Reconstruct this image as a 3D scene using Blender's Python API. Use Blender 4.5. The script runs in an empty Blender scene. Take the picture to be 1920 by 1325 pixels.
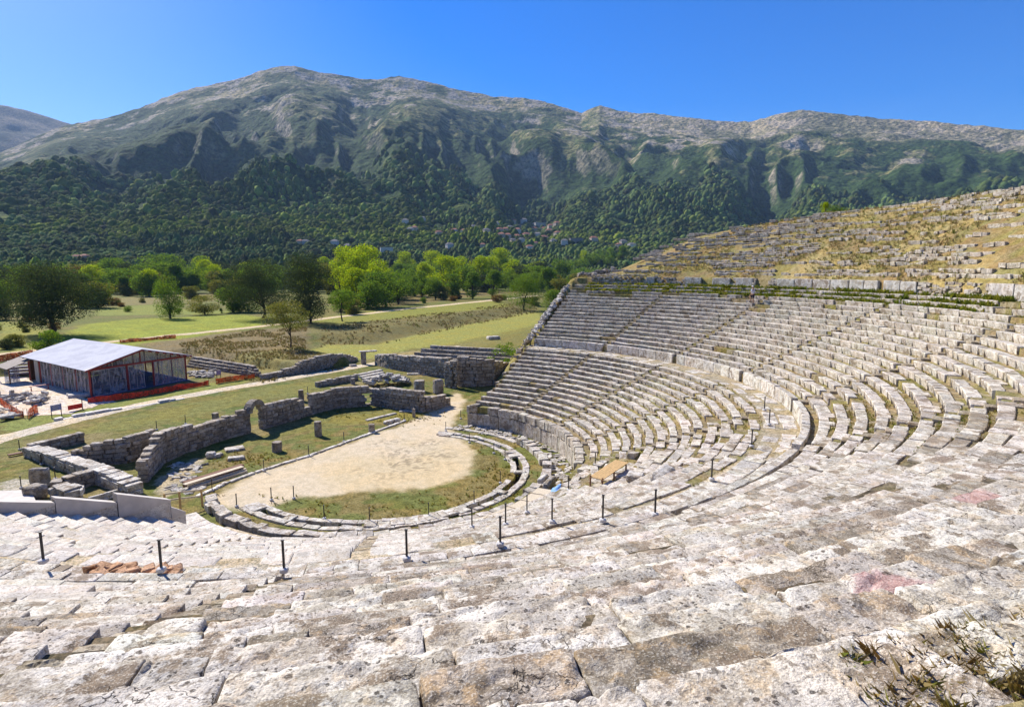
import bpy, math, random
import numpy as np
random.seed(7)
RNG = np.random.default_rng(11)
scn = bpy.context.scene
COL = scn.collection
R = math.radians

# ------------------------------------------------------------------ camera
FPX, CAMH, CAMD, YAW, PIT = 1106.3, 18.333, 53.249, .229, .141      # photo is 1920 px wide
cam_d = bpy.data.cameras.new('camera'); cam = bpy.data.objects.new('camera', cam_d); COL.objects.link(cam)
cam.location = (0, -CAMD, CAMH); cam.rotation_euler = (math.pi/2 - PIT, 0, -YAW)
cam_d.sensor_width = 36; cam_d.lens = 36*FPX/1920; cam_d.clip_start = .1; cam_d.clip_end = 30000
scn.camera = cam
# ------------------------------------------------------------------ sky and sun
SUN_EL = R(40); SUN_AZ = math.atan2(-.56, .83)      # azimuth from +Y, clockwise positive
w = bpy.data.worlds.new('World'); scn.world = w; w.use_nodes = True
wn = w.node_tree.nodes; wl = w.node_tree.links
bg = wn['Background']; sky = wn.new('ShaderNodeTexSky'); sky.sky_type = 'NISHITA'; sky.sun_disc = False
sky.sun_elevation = SUN_EL; sky.sun_rotation = SUN_AZ; sky.altitude = 700
sky.air_density = 1.0; sky.dust_density = .6; sky.ozone_density = 3.5
hs = wn.new('ShaderNodeHueSaturation'); hs.inputs['Saturation'].default_value = 1.55; hs.inputs['Hue'].default_value = .517; wl.new(sky.outputs[0], hs.inputs['Color']); wl.new(hs.outputs[0], bg.inputs[0]); bg.inputs[1].default_value = .098
sd = bpy.data.lights.new('sun', 'SUN'); sun = bpy.data.objects.new('sun', sd); COL.objects.link(sun)
sd.energy = 4.9; sd.angle = R(.5); sd.color = (1, .95, .87)
sun.rotation_euler = (math.pi/2 - SUN_EL, 0, math.pi - SUN_AZ)
sun.location = (0, 0, 60)
scn.view_settings.view_transform = 'Standard'; scn.view_settings.look = 'None'
scn.view_settings.exposure = .86; scn.view_settings.gamma = 1
scn.cycles.volume_bounces = 0; scn.cycles.max_bounces = 6; scn.cycles.transparent_max_bounces = 8
try: scn.cycles.use_denoising = True
except Exception: pass

# ------------------------------------------------------------------ picture <-> place
_cy, _sy, _cp, _sp = math.cos(YAW), math.sin(YAW), math.cos(PIT), math.sin(PIT)
FW = np.array([_sy*_cp, _cy*_cp, -_sp]); RT = np.array([_cy, -_sy, 0.]); UP = np.cross(RT, FW)
CP = np.array([0, -CAMD, CAMH])
def ray(x, y): return FW + RT*(x-960)/FPX - UP*(y-662.5)/FPX
def P(x, y, z=0.):
    d = ray(x, y); return CP + d*((z-CAMH)/d[2])
def proj(X):
    q = np.asarray(X, float) - CP; zc = q@FW
    zs = np.where(zc > .05, zc, .05)
    return 960+FPX*(q@RT)/zs, 662.5-FPX*(q@UP)/zs, zc
def seen(X, m=350):
    u, v, z = proj(X); return (z > .3) & (u > -m) & (u < 1920+m) & (v > -m) & (v < 1325+m)
def hz(b, ytop):
    b = np.array(b, float); zs = np.linspace(0, 40, 4001)
    Y = proj(b[None, :]+zs[:, None]*np.array([0, 0, 1.]))[1]; return float(zs[np.argmin(abs(Y-ytop))])

# ------------------------------------------------------------------ noise
def _h(ix, iy, iz, s):
    with np.errstate(over='ignore'):
        n = (ix.astype(np.uint32)*np.uint32(374761393) + iy.astype(np.uint32)*np.uint32(668265263)
             + iz.astype(np.uint32)*np.uint32(2147483647) + np.uint32((s*974634777) & 0xffffffff))
        n = (n ^ (n >> np.uint32(13)))*np.uint32(1274126177); n = n ^ (n >> np.uint32(16))
        n = n*np.uint32(2246822519); n ^= n >> np.uint32(13)
    return n.astype(np.float64)/4294967295.
def vn(x, y, z=None, s=0):
    x = np.asarray(x, float); y = np.asarray(y, float)
    fx = np.floor(x); fy = np.floor(y); ix = fx.astype(np.int64); iy = fy.astype(np.int64)
    u = x-fx; v = y-fy; u = u*u*u*(u*(6*u-15)+10); v = v*v*v*(v*(6*v-15)+10)
    if z is None:
        iz = np.zeros_like(ix)
        a = _h(ix, iy, iz, s); b = _h(ix+1, iy, iz, s); c = _h(ix, iy+1, iz, s); d = _h(ix+1, iy+1, iz, s)
        return (a*(1-u)+b*u)*(1-v)+(c*(1-u)+d*u)*v
    z = np.asarray(z, float); fz = np.floor(z); iz = fz.astype(np.int64); t = z-fz; t = t*t*(3-2*t)
    def L(k):
        a = _h(ix, iy, k, s); b = _h(ix+1, iy, k, s); c = _h(ix, iy+1, k, s); d = _h(ix+1, iy+1, k, s)
        return (a*(1-u)+b*u)*(1-v)+(c*(1-u)+d*u)*v
    return L(iz)*(1-t)+L(iz+1)*t
def fbm(x, y, z=None, s=0, o=4, g=.5):
    x = np.asarray(x, float); y = np.asarray(y, float)
    a = 0; A = 1.; T = 0
    for k in range(o):
        q = 2.03**k
        a = a + A*vn(x*q+17.3*k, y*q-9.1*k, None if z is None else np.asarray(z)*q+5.7*k, s+k); T += A; A *= g
    return a/T
def ss(a, b, x):
    t = np.clip((np.asarray(x, float)-a)/(b-a), 0, 1); return t*t*(3-2*t)

# ------------------------------------------------------------------ mesh building
def mk(name, V, F, mat, parent=None, smooth=False, cols=None, thing=None, kind=None, loc=None):
    """V (n,3); F list of (m,k) int arrays; cols dict name->(n,3|4)"""
    V = np.ascontiguousarray(V, np.float32)
    me = bpy.data.meshes.new(name)
    if not isinstance(F, (list, tuple)): F = [F]
    F = [np.asarray(f, np.int32) for f in F if len(f)]
    me.vertices.add(len(V)); me.vertices.foreach_set('co', V.ravel())
    nl = sum(f.size for f in F); nf = sum(len(f) for f in F)
    me.loops.add(nl); me.loops.foreach_set('vertex_index', np.concatenate([f.ravel() for f in F]))
    me.polygons.add(nf)
    st = []; o = 0
    for f in F:
        st.append(o+np.arange(len(f), dtype=np.int32)*f.shape[1]); o += f.size
    me.polygons.foreach_set('loop_start', np.concatenate(st).astype(np.int32))
    try: me.polygons.foreach_set('loop_total', np.concatenate([np.full(len(f), f.shape[1], np.int32) for f in F]))
    except Exception: pass
    me.update(calc_edges=True)
    if cols:
        for k, c in cols.items():
            c = np.asarray(c, np.float32)
            if c.shape[1] == 3: c = np.concatenate([c, np.ones((len(c), 1), np.float32) if k != 'tint' else np.mod(c@np.array([[12.9], [78.2], [37.7]], np.float32)*7.31, 1.)], 1)
            at = me.color_attributes.new(k, 'FLOAT_COLOR', 'POINT'); at.data.foreach_set('color', np.ascontiguousarray(c).ravel())
    me.polygons.foreach_set('use_smooth', np.full(nf, bool(smooth)))
    me.validate(verbose=False)
    if mat is not None: me.materials.append(mat)
    ob = bpy.data.objects.new(name, me); COL.objects.link(ob)
    if parent is not None: ob.parent = parent
    if loc is not None: ob.location = loc
    if thing: tag(ob, *thing)
    if kind: ob['kind'] = kind
    return ob
def tag(o, label=None, cat=None, group=None):
    if label: o['label'] = label
    if cat: o['category'] = cat
    if label and cat: o['kind'] = 'thing'
    if group: o['group'] = group
    return o
def thing(name, label, cat, loc=(0, 0, 0), rz=0, group=None):
    o = bpy.data.objects.new(name, None); COL.objects.link(o); o.location = loc; o.rotation_euler = (0, 0, rz)
    o.empty_display_size = .3
    return tag(o, label, cat, group)
def dup(root, loc, rz=0, sc=None, label=None, group=None):
    r = root.copy(); COL.objects.link(r); r.location = loc; r.rotation_euler = (0, 0, rz)
    if sc is not None: r.scale = sc if hasattr(sc, '__len__') else (sc, sc, sc)
    if label: r['label'] = label
    if group: r['group'] = group
    for ch in list(root.children):
        c = ch.copy(); COL.objects.link(c); c.parent = r
        for g in ch.children:
            d = g.copy(); COL.objects.link(d); d.parent = c
    return r
ORD = ['first', 'second', 'third', 'fourth', 'fifth', 'sixth', 'seventh', 'eighth', 'ninth', 'tenth', 'eleventh', 'twelfth', 'thirteenth',
       'fourteenth', 'fifteenth', 'sixteenth', 'seventeenth', 'eighteenth', 'nineteenth', 'twentieth']
TENS = {2: 'twenty', 3: 'thirty', 4: 'forty', 5: 'fifty', 6: 'sixty', 7: 'seventy', 8: 'eighty', 9: 'ninety'}
TENTH = {2: 'twentieth', 3: 'thirtieth', 4: 'fortieth', 5: 'fiftieth', 6: 'sixtieth', 7: 'seventieth', 8: 'eightieth', 9: 'ninetieth'}
def nth(i):
    n = i+1
    if n <= 20: return ORD[i]
    if n >= 100: return 'hundred and ' + nth(n-101) if n > 100 else 'hundredth'
    t, u = divmod(n, 10)
    return TENTH[t] if u == 0 else TENS[t]+'-'+ORD[u-1]

class MB:
    """collects shapes into ONE mesh"""
    def __init__(s): s.V = []; s.F = {}; s.n = 0; s.C = []
    def add(s, V, F, c=None):
        V = np.asarray(V, float).reshape(-1, 3)
        for f in (F if isinstance(F, list) else [F]):
            f = np.asarray(f, np.int64)
            if f.size: s.F.setdefault(f.shape[1], []).append(f+s.n)
        s.V.append(V); s.n += len(V)
        s.C.append(np.tile(np.asarray(c if c is not None else (1, 1, 1), float), (len(V), 1)) if np.ndim(c) < 2 else np.asarray(c))
    def box(s, c, size, rz=0, tilt=None, col=None):
        T = np.array([[x, y, z] for x in (-.5, .5) for y in (-.5, .5) for z in (-.5, .5)])*np.array(size)
        if tilt is not None: T = T@rotm(*tilt).T
        T = T@rotm(0, 0, rz).T+np.array(c, float)
        s.add(T, np.array([[0, 1, 3, 2], [4, 6, 7, 5], [0, 4, 5, 1], [2, 3, 7, 6], [0, 2, 6, 4], [1, 5, 7, 3]]), col)
    def beam(s, a, b, wd, h, col=None):
        a = np.array(a, float); b = np.array(b, float); d = b-a; L = np.linalg.norm(d); d /= L
        sd_ = np.cross(d, [0, 0, 1.]); n = np.linalg.norm(sd_)
        sd_ = np.array([1., 0, 0]) if n < 1e-6 else sd_/n
        u = np.cross(sd_, d)
        V = [p+sd_*x*wd/2+u*y*h/2 for p in (a, b) for x, y in ((-1, -1), (1, -1), (1, 1), (-1, 1))]
        s.add(V, np.array([[3, 2, 1, 0], [4, 5, 6, 7], [0, 1, 5, 4], [1, 2, 6, 5], [2, 3, 7, 6], [3, 0, 4, 7]]), col)
    def tube(s, pts, rad, n=8, col=None, cap=True):
        pts = np.asarray(pts, float); m = len(pts); rad = np.broadcast_to(rad, (m,))
        V = []
        for i in range(m):
            t = pts[min(i+1, m-1)]-pts[max(i-1, 0)]; t /= np.linalg.norm(t)+1e-9
            a = np.cross(t, [0, 0, 1.] if abs(t[2]) < .9 else [1., 0, 0]); a /= np.linalg.norm(a); b = np.cross(t, a)
            for k in range(n):
                q = 2*math.pi*k/n; V.append(pts[i]+rad[i]*(math.cos(q)*a+math.sin(q)*b))
        F = [[i*n+k, i*n+(k+1) % n, (i+1)*n+(k+1) % n, (i+1)*n+k] for i in range(m-1) for k in range(n)]
        s.add(V, np.array(F), col)
        if cap:
            o = s.n-len(V)
            s.F.setdefault(n, []).append(np.array([[o+k for k in range(n)][::-1], [o+(m-1)*n+k for k in range(n)]]))
    def quad(s, a, b, c, d, col=None): s.add([a, b, c, d], np.array([[0, 1, 2, 3]]), col)
    def build(s, name, mat, parent=None, smooth=False, thing=None, kind=None, loc=None):
        V = np.concatenate(s.V); F = [np.concatenate(f) for f in s.F.values()]
        return mk(name, V, F, mat, parent, smooth, {'tint': np.concatenate(s.C)}, thing, kind, loc)
def rotm(x, y, z):
    cx, sx, cy, sy, cz, sz = math.cos(x), math.sin(x), math.cos(y), math.sin(y), math.cos(z), math.sin(z)
    return np.array([[cz, -sz, 0], [sz, cz, 0], [0, 0, 1]])@np.array([[cy, 0, sy], [0, 1, 0], [-sy, 0, cy]])@np.array([[1, 0, 0], [0, cx, -sx], [0, sx, cx]])

_T = {}
def box_template(nx, ny, nz, edge=.06):
    """closed grid box in [-.5,.5]^3 with extra loops near its edges"""
    k = (nx, ny, nz, edge)
    if k in _T: return _T[k]
    def axis(n):
        if n <= 1: return np.array([-.5, .5])
        if edge <= 0 or n < 3: return np.linspace(-.5, .5, n+1)
        return np.concatenate([[-.5], np.linspace(-.5+edge, .5-edge, n-1), [.5]])
    ax = [axis(nx), axis(ny), axis(nz)]
    idx = {}; V = []; F = []
    def vid(i, j, l):
        q = (i, j, l)
        if q not in idx: idx[q] = len(V); V.append((ax[0][i], ax[1][j], ax[2][l]))
        return idx[q]
    X, Y, Z = nx, ny, nz
    if len(ax[0]) != nx+1: X = len(ax[0])-1
    for i in range(X):
        for j in range(Y):
            F.append((vid(i, j, Z), vid(i+1, j, Z), vid(i+1, j+1, Z), vid(i, j+1, Z)))
            F.append((vid(i, j, 0), vid(i, j+1, 0), vid(i+1, j+1, 0), vid(i+1, j, 0)))
    for i in range(X):
        for l in range(Z):
            F.append((vid(i, 0, l), vid(i+1, 0, l), vid(i+1, 0, l+1), vid(i, 0, l+1)))
            F.append((vid(i, Y, l), vid(i, Y, l+1), vid(i+1, Y, l+1), vid(i+1, Y, l)))
    for j in range(Y):
        for l in range(Z):
            F.append((vid(0, j, l), vid(0, j, l+1), vid(0, j+1, l+1), vid(0, j+1, l)))
            F.append((vid(X, j, l), vid(X, j+1, l), vid(X, j+1, l+1), vid(X, j, l+1)))
    _T[k] = (np.array(V), np.array(F)); return _T[k]
def stone_blocks(tpl, size, place, erode, rough, freq, lip=None, seed=0):
    """many weathered blocks: size (B,3), place: function (B,T,3)->(B,T,3); rounds edges, adds noise. returns V,F"""
    T, F = tpl; size = np.asarray(size, float); B = len(size)
    er = np.broadcast_to(np.asarray(erode, float), (B,))[:, None]
    L = T[None]*size[:, None, :]
    dist = size[:, None, :]/2-abs(L)                       # distance to each face
    so = np.sort(dist, axis=2); e2 = so[..., 1]; e3 = so[..., 2]
    amt = np.clip(1-e2/(er*1.3+1e-6), 0, 1)*er*.55+np.clip(1-e3/(er*1.6+1e-6), 0, 1)*er*.35
    amt = amt*(.45+1.15*vn(L[..., 0]*4+np.arange(B)[:, None]*3.7, L[..., 1]*4+L[..., 2]*3.1, s=3))
    inward = -np.sign(L)*(dist < er[..., None]*1.3)
    L = L+inward*amt[..., None]
    if lip is not None:                                    # undercut of the front face, lower half
        low = (T[None, :, 2] < -.05)&(T[None, :, 1] < -.49)
        L[..., 1] += np.where(low, np.broadcast_to(np.asarray(lip, float), (B,))[:, None], 0)
    W = place(L)
    if rough > 0:
        n1 = fbm(W[..., 0]*freq, W[..., 1]*freq, W[..., 2]*freq, seed, 3)-.5
        n2 = fbm(W[..., 0]*freq+31, W[..., 1]*freq+7, W[..., 2]*freq, seed+9, 3)-.5
        n3 = fbm(W[..., 0]*freq+3, W[..., 1]*freq+57, W[..., 2]*freq, seed+17, 3)-.5
        W = W+2*rough*np.stack([n1, n2, n3], -1)
    FF = F[None]+(np.arange(B)*len(T))[:, None, None]
    return W.reshape(-1, 3), FF.reshape(-1, F.shape[1])

# ------------------------------------------------------------------ materials
class NT:
    def __init__(s, name):
        s.m = bpy.data.materials.new(name); s.m.use_nodes = True; s.t = s.m.node_tree
        s.b = s.t.nodes['Principled BSDF']; s.out = s.t.nodes['Material Output']; s.co = None
    def n(s, ty, **kw):
        x = s.t.nodes.new(ty)
        for k, v in kw.items(): setattr(x, k, v)
        return x
    def l(s, a, b): s.t.links.new(a, b)
    def coord(s):
        if s.co is None: s.co = s.n('ShaderNodeNewGeometry').outputs['Position']
        return s.co
    def objco(s): s.co = s.n('ShaderNodeTexCoord').outputs['Object']; return s.co
    def scaled(s, v):
        x = s.n('ShaderNodeVectorMath', operation='MULTIPLY'); s.l(s.coord(), x.inputs[0]); x.inputs[1].default_value = v; return x.outputs[0]
    def noise(s, sc, det=4, rough=.55, vec=None, dist=0):
        x = s.n('ShaderNodeTexNoise'); x.inputs['Scale'].default_value = sc; x.inputs['Detail'].default_value = det
        x.inputs['Roughness'].default_value = rough; x.inputs['Distortion'].default_value = dist
        s.l(vec or s.coord(), x.inputs['Vector']); return x.outputs['Fac']
    def voro(s, sc, feat='F1', vec=None, out='Distance', rnd=1):
        x = s.n('ShaderNodeTexVoronoi', feature=feat); x.inputs['Scale'].default_value = sc
        x.inputs['Randomness'].default_value = rnd
        s.l(vec or s.coord(), x.inputs['Vector']); return x.outputs[out]
    def ramp(s, f, a, b, lo=0., hi=1.):
        x = s.n('ShaderNodeMapRange', interpolation_type='SMOOTHSTEP'); s.l(f, x.inputs[0])
        x.inputs[1].default_value = a; x.inputs[2].default_value = b; x.inputs[3].default_value = lo; x.inputs[4].default_value = hi
        return x.outputs[0]
    def math(s, op, a, b=None):
        x = s.n('ShaderNodeMath', operation=op)
        for i, v in enumerate((a, b)):
            if v is None: continue
            if isinstance(v, (int, float)): x.inputs[i].default_value = v
            else: s.l(v, x.inputs[i])
        return x.outputs[0]
    def mix(s, f, a, b, mode='MIX'):
        x = s.n('ShaderNodeMix', data_type='RGBA', blend_type=mode)
        for sock, v in ((x.inputs[0], f), (x.inputs[6], a), (x.inputs[7], b)):
            if isinstance(v, (int, float)): sock.default_value = v
            elif isinstance(v, tuple): sock.default_value = (*v, 1) if len(v) == 3 else v
            else: s.l(v, sock)
        return x.outputs[2]
    def attr(s, name): return s.n('ShaderNodeVertexColor', layer_name=name).outputs[0]
    def bump(s, h, dist=.02, st=1., prev=None):
        x = s.n('ShaderNodeBump'); x.inputs['Strength'].default_value = st; x.inputs['Distance'].default_value = dist
        s.l(h, x.inputs['Height'])
        if prev is not None: s.l(prev, x.inputs['Normal'])
        return x.outputs[0]
    def done(s, col=None, rough=.9, nrm=None, spec=.2, metal=0):
        if col is not None:
            if isinstance(col, tuple): s.b.inputs['Base Color'].default_value = (*col, 1)
            else: s.l(col, s.b.inputs['Base Color'])
        s.b.inputs['Roughness'].default_value = rough; s.b.inputs['Metallic'].default_value = metal
        s.b.inputs['Specular IOR Level'].default_value = spec
        if nrm is not None: s.l(nrm, s.b.inputs['Normal'])
        return s.m
def plain(name, col, rough=.7, var=.18, sc=6, spec=.3, metal=0, bumpd=0):
    k = NT(name); k.objco()
    f = k.ramp(k.noise(sc, 5), .25, .75, 1-var, 1+var)
    c = k.mix(1., col, k.n('ShaderNodeCombineColor').outputs[0], 'MULTIPLY')
    cc = c.node if hasattr(c, 'node') else None
    comb = [n for n in k.t.nodes if n.bl_idname == 'ShaderNodeCombineColor'][0]
    for i in range(3): k.l(f, comb.inputs[i])
    nr = k.bump(k.noise(sc*4, 4), bumpd) if bumpd else None
    return k.done(c, rough, nr, spec, metal)

def stone_material(name, base=(.42, .375, .305), light=(.64, .585, .50), dark=(.055, .047, .04), darkamt=.5, ochre=.25, white=.5, bd=.03, pink=0., tintmul=True):
    k = NT(name); g_ = k.coord(); vc = k.n('ShaderNodeVertexColor', layer_name='tint')
    of_ = k.n('ShaderNodeVectorMath', operation='SCALE'); of_.inputs[0].default_value = (37., 17., 53.); k.l(vc.outputs[1], of_.inputs['Scale'])
    ad_ = k.n('ShaderNodeVectorMath', operation='ADD'); k.l(g_, ad_.inputs[0]); k.l(of_.outputs[0], ad_.inputs[1]); k.co = ad_.outputs[0]      # every block its own piece of rock
    mid = k.noise(2.6, 6, .62, dist=.4); fine = k.noise(13, 6, .65); vfine = k.noise(48, 4, .65)
    c = k.mix(k.ramp(mid, .44, .56), base, light)
    c = k.mix(k.math('MULTIPLY', k.ramp(k.noise(1.3, 6, .68), .48, .54), white), c, (.77, .735, .665))     # pale crustose lichen
    c = k.mix(k.math('MULTIPLY', k.ramp(k.noise(3.7, 5, .6), .53, .60), ochre), c, (.52, .36, .19))       # ochre stain
    c = k.mix(k.math('MULTIPLY', k.ramp(k.noise(.8, 5, .65), .52, .58), .5), c, (.40, .385, .37))         # grey weathering
    c = k.mix(k.math('MULTIPLY', k.ramp(k.noise(1.05, 6, .7), .545, .60), min(1, darkamt*1.1)), c, (.24, .185, .13))   # brown crust
    c = k.mix(k.math('MULTIPLY', k.ramp(fine, .46, .38), .8), c, (.20, .165, .125))                      # pits
    if pink > 0:
        for pc, pr_ in PINK:                                # two colonies of pink lichen
            dn = k.n('ShaderNodeVectorMath', operation='DISTANCE'); k.l(g_, dn.inputs[0]); dn.inputs[1].default_value = pc
            c = k.mix(k.math('MULTIPLY', k.ramp(k.math('ADD', dn.outputs['Value'], k.math('MULTIPLY', k.noise(2.5, 5, .65), 1.4*pr_)), 1.75*pr_, 1.45*pr_), pink*.85), c, (.46, .17, .19))
    area = k.ramp(k.noise(.8, 5, .65), .45, .54)
    v1 = k.voro(11., vec=None); sp1 = k.ramp(k.math('ADD', v1, k.math('MULTIPLY', fine, .35)), .44, .36)
    v2 = k.voro(4.6, vec=None); sp2 = k.ramp(k.math('ADD', v2, k.math('MULTIPLY', fine, .5)), .47, .40)
    c = k.mix(k.math('MULTIPLY', k.math('MULTIPLY', area, sp1), darkamt), c, dark)                        # dark lichen in colonies
    c = k.mix(k.math('MULTIPLY', k.math('MULTIPLY', k.ramp(k.noise(.6, 4, .6), .50, .57), sp2), darkamt), c, (.075, .058, .043))
    c = k.mix(k.ramp(vfine, .48, .38, 0., .55), c, (.19, .16, .125))
    c = k.mix(k.ramp(vfine, .53, .62, 0., .45), c, (.76, .72, .64))
    cr = k.n('ShaderNodeTexVoronoi', feature='DISTANCE_TO_EDGE'); cr.inputs['Scale'].default_value = 1.5
    wv_ = k.n('ShaderNodeVectorMath', operation='ADD'); k.l(k.coord(), wv_.inputs[0]); nz = k.n('ShaderNodeTexNoise'); nz.inputs['Scale'].default_value = 2.2; nz.inputs['Detail'].default_value = 5; k.l(k.coord(), nz.inputs['Vector']); k.l(nz.outputs['Color'], wv_.inputs[1]); k.l(wv_.outputs[0], cr.inputs['Vector'])
    crk = k.math('MULTIPLY', k.ramp(cr.outputs['Distance'], .011, .003), k.ramp(k.noise(.9, 3), .53, .60))
    c = k.mix(k.math('MULTIPLY', crk, .85), c, (.06, .05, .04))
    if tintmul: c = k.mix(1., c, k.attr('tint'), 'MULTIPLY')
    mid = k.math('SUBTRACT', mid, k.math('MULTIPLY', crk, .5))
    h = k.math('ADD', k.math('MULTIPLY', mid, .9), k.math('ADD', k.math('MULTIPLY', fine, .55), k.math('MULTIPLY', vfine, .18)))
    return k.done(c, .93, k.bump(h, bd*2, .9), .12)
PINK = [((10.75, -44.0, 13.3), .55), ((16.0, -36.5, 11.5), .6)]
M = {}
M['stone'] = stone_material('weathered_limestone', pink=.6, darkamt=.9, ochre=.4, white=.62)
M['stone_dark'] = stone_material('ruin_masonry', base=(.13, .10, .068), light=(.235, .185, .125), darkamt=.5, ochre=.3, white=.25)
M['stone_new'] = stone_material('new_limestone', base=(.55, .50, .43), light=(.68, .63, .56), darkamt=.10, ochre=.3, white=.4, bd=.012)
M['concrete'] = plain('pale_concrete', (.52, .50, .48), .9, .12, 3, .2, 0, .01)
M['stone_lichen'] = stone_material('lichened_limestone', base=(.17, .14, .10), light=(.34, .29, .225), darkamt=1., ochre=.5, white=.2)
M['parapet'] = plain('fresh_limestone', (.56, .51, .45), .85, .12, 1.5, .2)
M['metal_dark'] = plain('dark_painted_metal', (.035, .033, .035), .55, .2, 8, .4)
M['wood_new'] = plain('new_timber', (.50, .33, .15), .8, .25, 9, .2)
M['wood_pale'] = plain('pale_timber', (.56, .47, .34), .8, .2, 9, .2)
M['wood_brown'] = plain('brown_timber', (.17, .085, .05), .8, .25, 9, .2)
M['red_paint'] = plain('red_painted_steel', (.30, .035, .03), .5, .15, 5, .4)
M['white_frame'] = plain('white_frame', (.46, .42, .41), .6, .08, 5, .3)
M['orange_net'] = plain('orange_netting', (.78, .10, .03), .7, .2, 14, .2)
M['tarp_blue'] = plain('blue_tarpaulin', (.16, .34, .72), .5, .3, 5, .4, 0, .05)
M['sign_blue'] = plain('sign_panel', (.16, .17, .36), .5, .3, 12, .4)
M['bark'] = plain('bark', (.065, .047, .035), .95, .35, 9, .1, 0, .03)
M['cream'] = plain('cream_board', (.55, .47, .36), .8, .2, 6, .2)
def ground_material(name, sc=1., bd=.05):
    k = NT(name); vc = k.n('ShaderNodeVertexColor', layer_name='col'); c = vc.outputs[0]; flat = c
    a = k.noise(1.3*sc, 5, .65); b = k.noise(6*sc, 5, .7); d = k.noise(.25*sc, 4)
    c = k.mix(k.ramp(a, .44, .58, 0, .8), c, k.mix(1., c, (.62, .60, .50), 'MULTIPLY'))
    c = k.mix(k.ramp(b, .46, .60, 0, .8), c, k.mix(1., c, (1.45, 1.35, 1.2), 'MULTIPLY'))
    c = k.mix(k.ramp(b, .50, .40, 0, .75), c, k.mix(1., c, (.45, .48, .40), 'MULTIPLY'))
    c = k.mix(k.ramp(d, .44, .58, 0, .6), c, k.mix(1., c, (1.2, 1.05, .8), 'MULTIPLY'))
    c = k.mix(vc.outputs[1], flat, c)
    return k.done(c, .95, k.bump(k.math('ADD', b, k.math('MULTIPLY', a, .6)), bd, .8), .08)
M['ground'] = ground_material('grassy_ground')
M['sand'] = ground_material('sandy_earth', 1.6, .012)
M['earth'] = ground_material('dry_earth', 2.2, .05)

def inpoly(x, y, poly):
    poly = np.asarray(poly, float); r = np.zeros(x.shape, bool); j = len(poly)-1
    for i in range(len(poly)):
        xi, yi = poly[i][:2]; xj, yj = poly[j][:2]
        with np.errstate(divide='ignore', invalid='ignore'):
            c = ((yi > y) != (yj > y)) & (x < (xj-xi)*(y-yi)/(yj-yi+1e-12)+xi)
        r ^= c; j = i
    return r
def pdist(x, y, poly, closed=True):
    poly = np.asarray(poly, float)[:, :2]; d = np.full(x.shape, 1e9)
    n = len(poly)
    for i in range(n if closed else n-1):
        a = poly[i]; b = poly[(i+1) % n]; ab = b-a
        t = np.clip(((x-a[0])*ab[0]+(y-a[1])*ab[1])/(ab@ab+1e-9), 0, 1)
        d = np.minimum(d, np.hypot(x-a[0]-t*ab[0], y-a[1]-t*ab[1]))
    return d
def sdf(x, y, poly):                                    # positive inside
    d = pdist(x, y, poly); return np.where(inpoly(x, y, poly), d, -d)
def pp(pts, z=0.): return np.array([P(a, b, z)[:2] for a, b in pts])

# ------------------------------------------------------------------ valley ground
PH = 1.6
PLATEAU = [(-62, 66), (-46, 70)] + [tuple(p) for p in pp([(352, 670), (430, 681), (490, 689), (560, 699), (662, 684), (600, 666), (575, 656), (598, 642), (700, 641), (800, 619), (930, 593), (1000, 579)])] + \
          [(150, 330), (300, 900), (-900, 900), (-900, 150)]
def G(x, y):
    x = np.asarray(x, float); y = np.asarray(y, float)
    s = sdf(x, y, PLATEAU)
    far = ss(60, 110, y)
    z = PH*ss(-.3-1.5*far, 1.2+7*far, s)
    z = z+.35*(fbm(x*.06, y*.06, s=3, o=3)-.5)*ss(40, 70, np.hypot(x, y))+.10*(fbm(x*.5, y*.5, s=5, o=2)-.5)*ss(26, 34, np.hypot(x, y))
    return z
def g1(x, y): return float(G(np.array([x]), np.array([y]))[0])
def PG(x, y):
    p = P(x, y, 0.)
    for _ in range(6): p = P(x, y, g1(p[0], p[1]))
    return p
OC = np.array([.72, .8])
rings = list(np.arange(0, 11.9, .3)) + [11.95, 11.99, 12.0, 12.05, 12.3, 12.5, 12.55, 12.56, 12.6] + list(np.arange(12.9, 34, .28))
while rings[-1] < 1500: rings.append(rings[-1]*1.0105)
rings = np.array(rings[1:]); NTH = 1100
th = np.linspace(0, 2*math.pi, NTH, endpoint=False)
RR, TT = np.meshgrid(rings, th, indexing='ij')
GX = OC[0]+RR*np.cos(TT); GY = OC[1]+RR*np.sin(TT); GZ = G(GX, GY)
ang = np.degrees((TT+math.pi) % (2*math.pi)-math.pi)
open_ch = (((ang > -142) & (ang < -100)) | ((ang > -62) & (ang < 2)) | ((ang > 12) & (ang < 52)))
chan = (RR > 11.995) & (RR < 12.555) & open_ch
GZ = np.where(chan, -.55, GZ)
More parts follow.
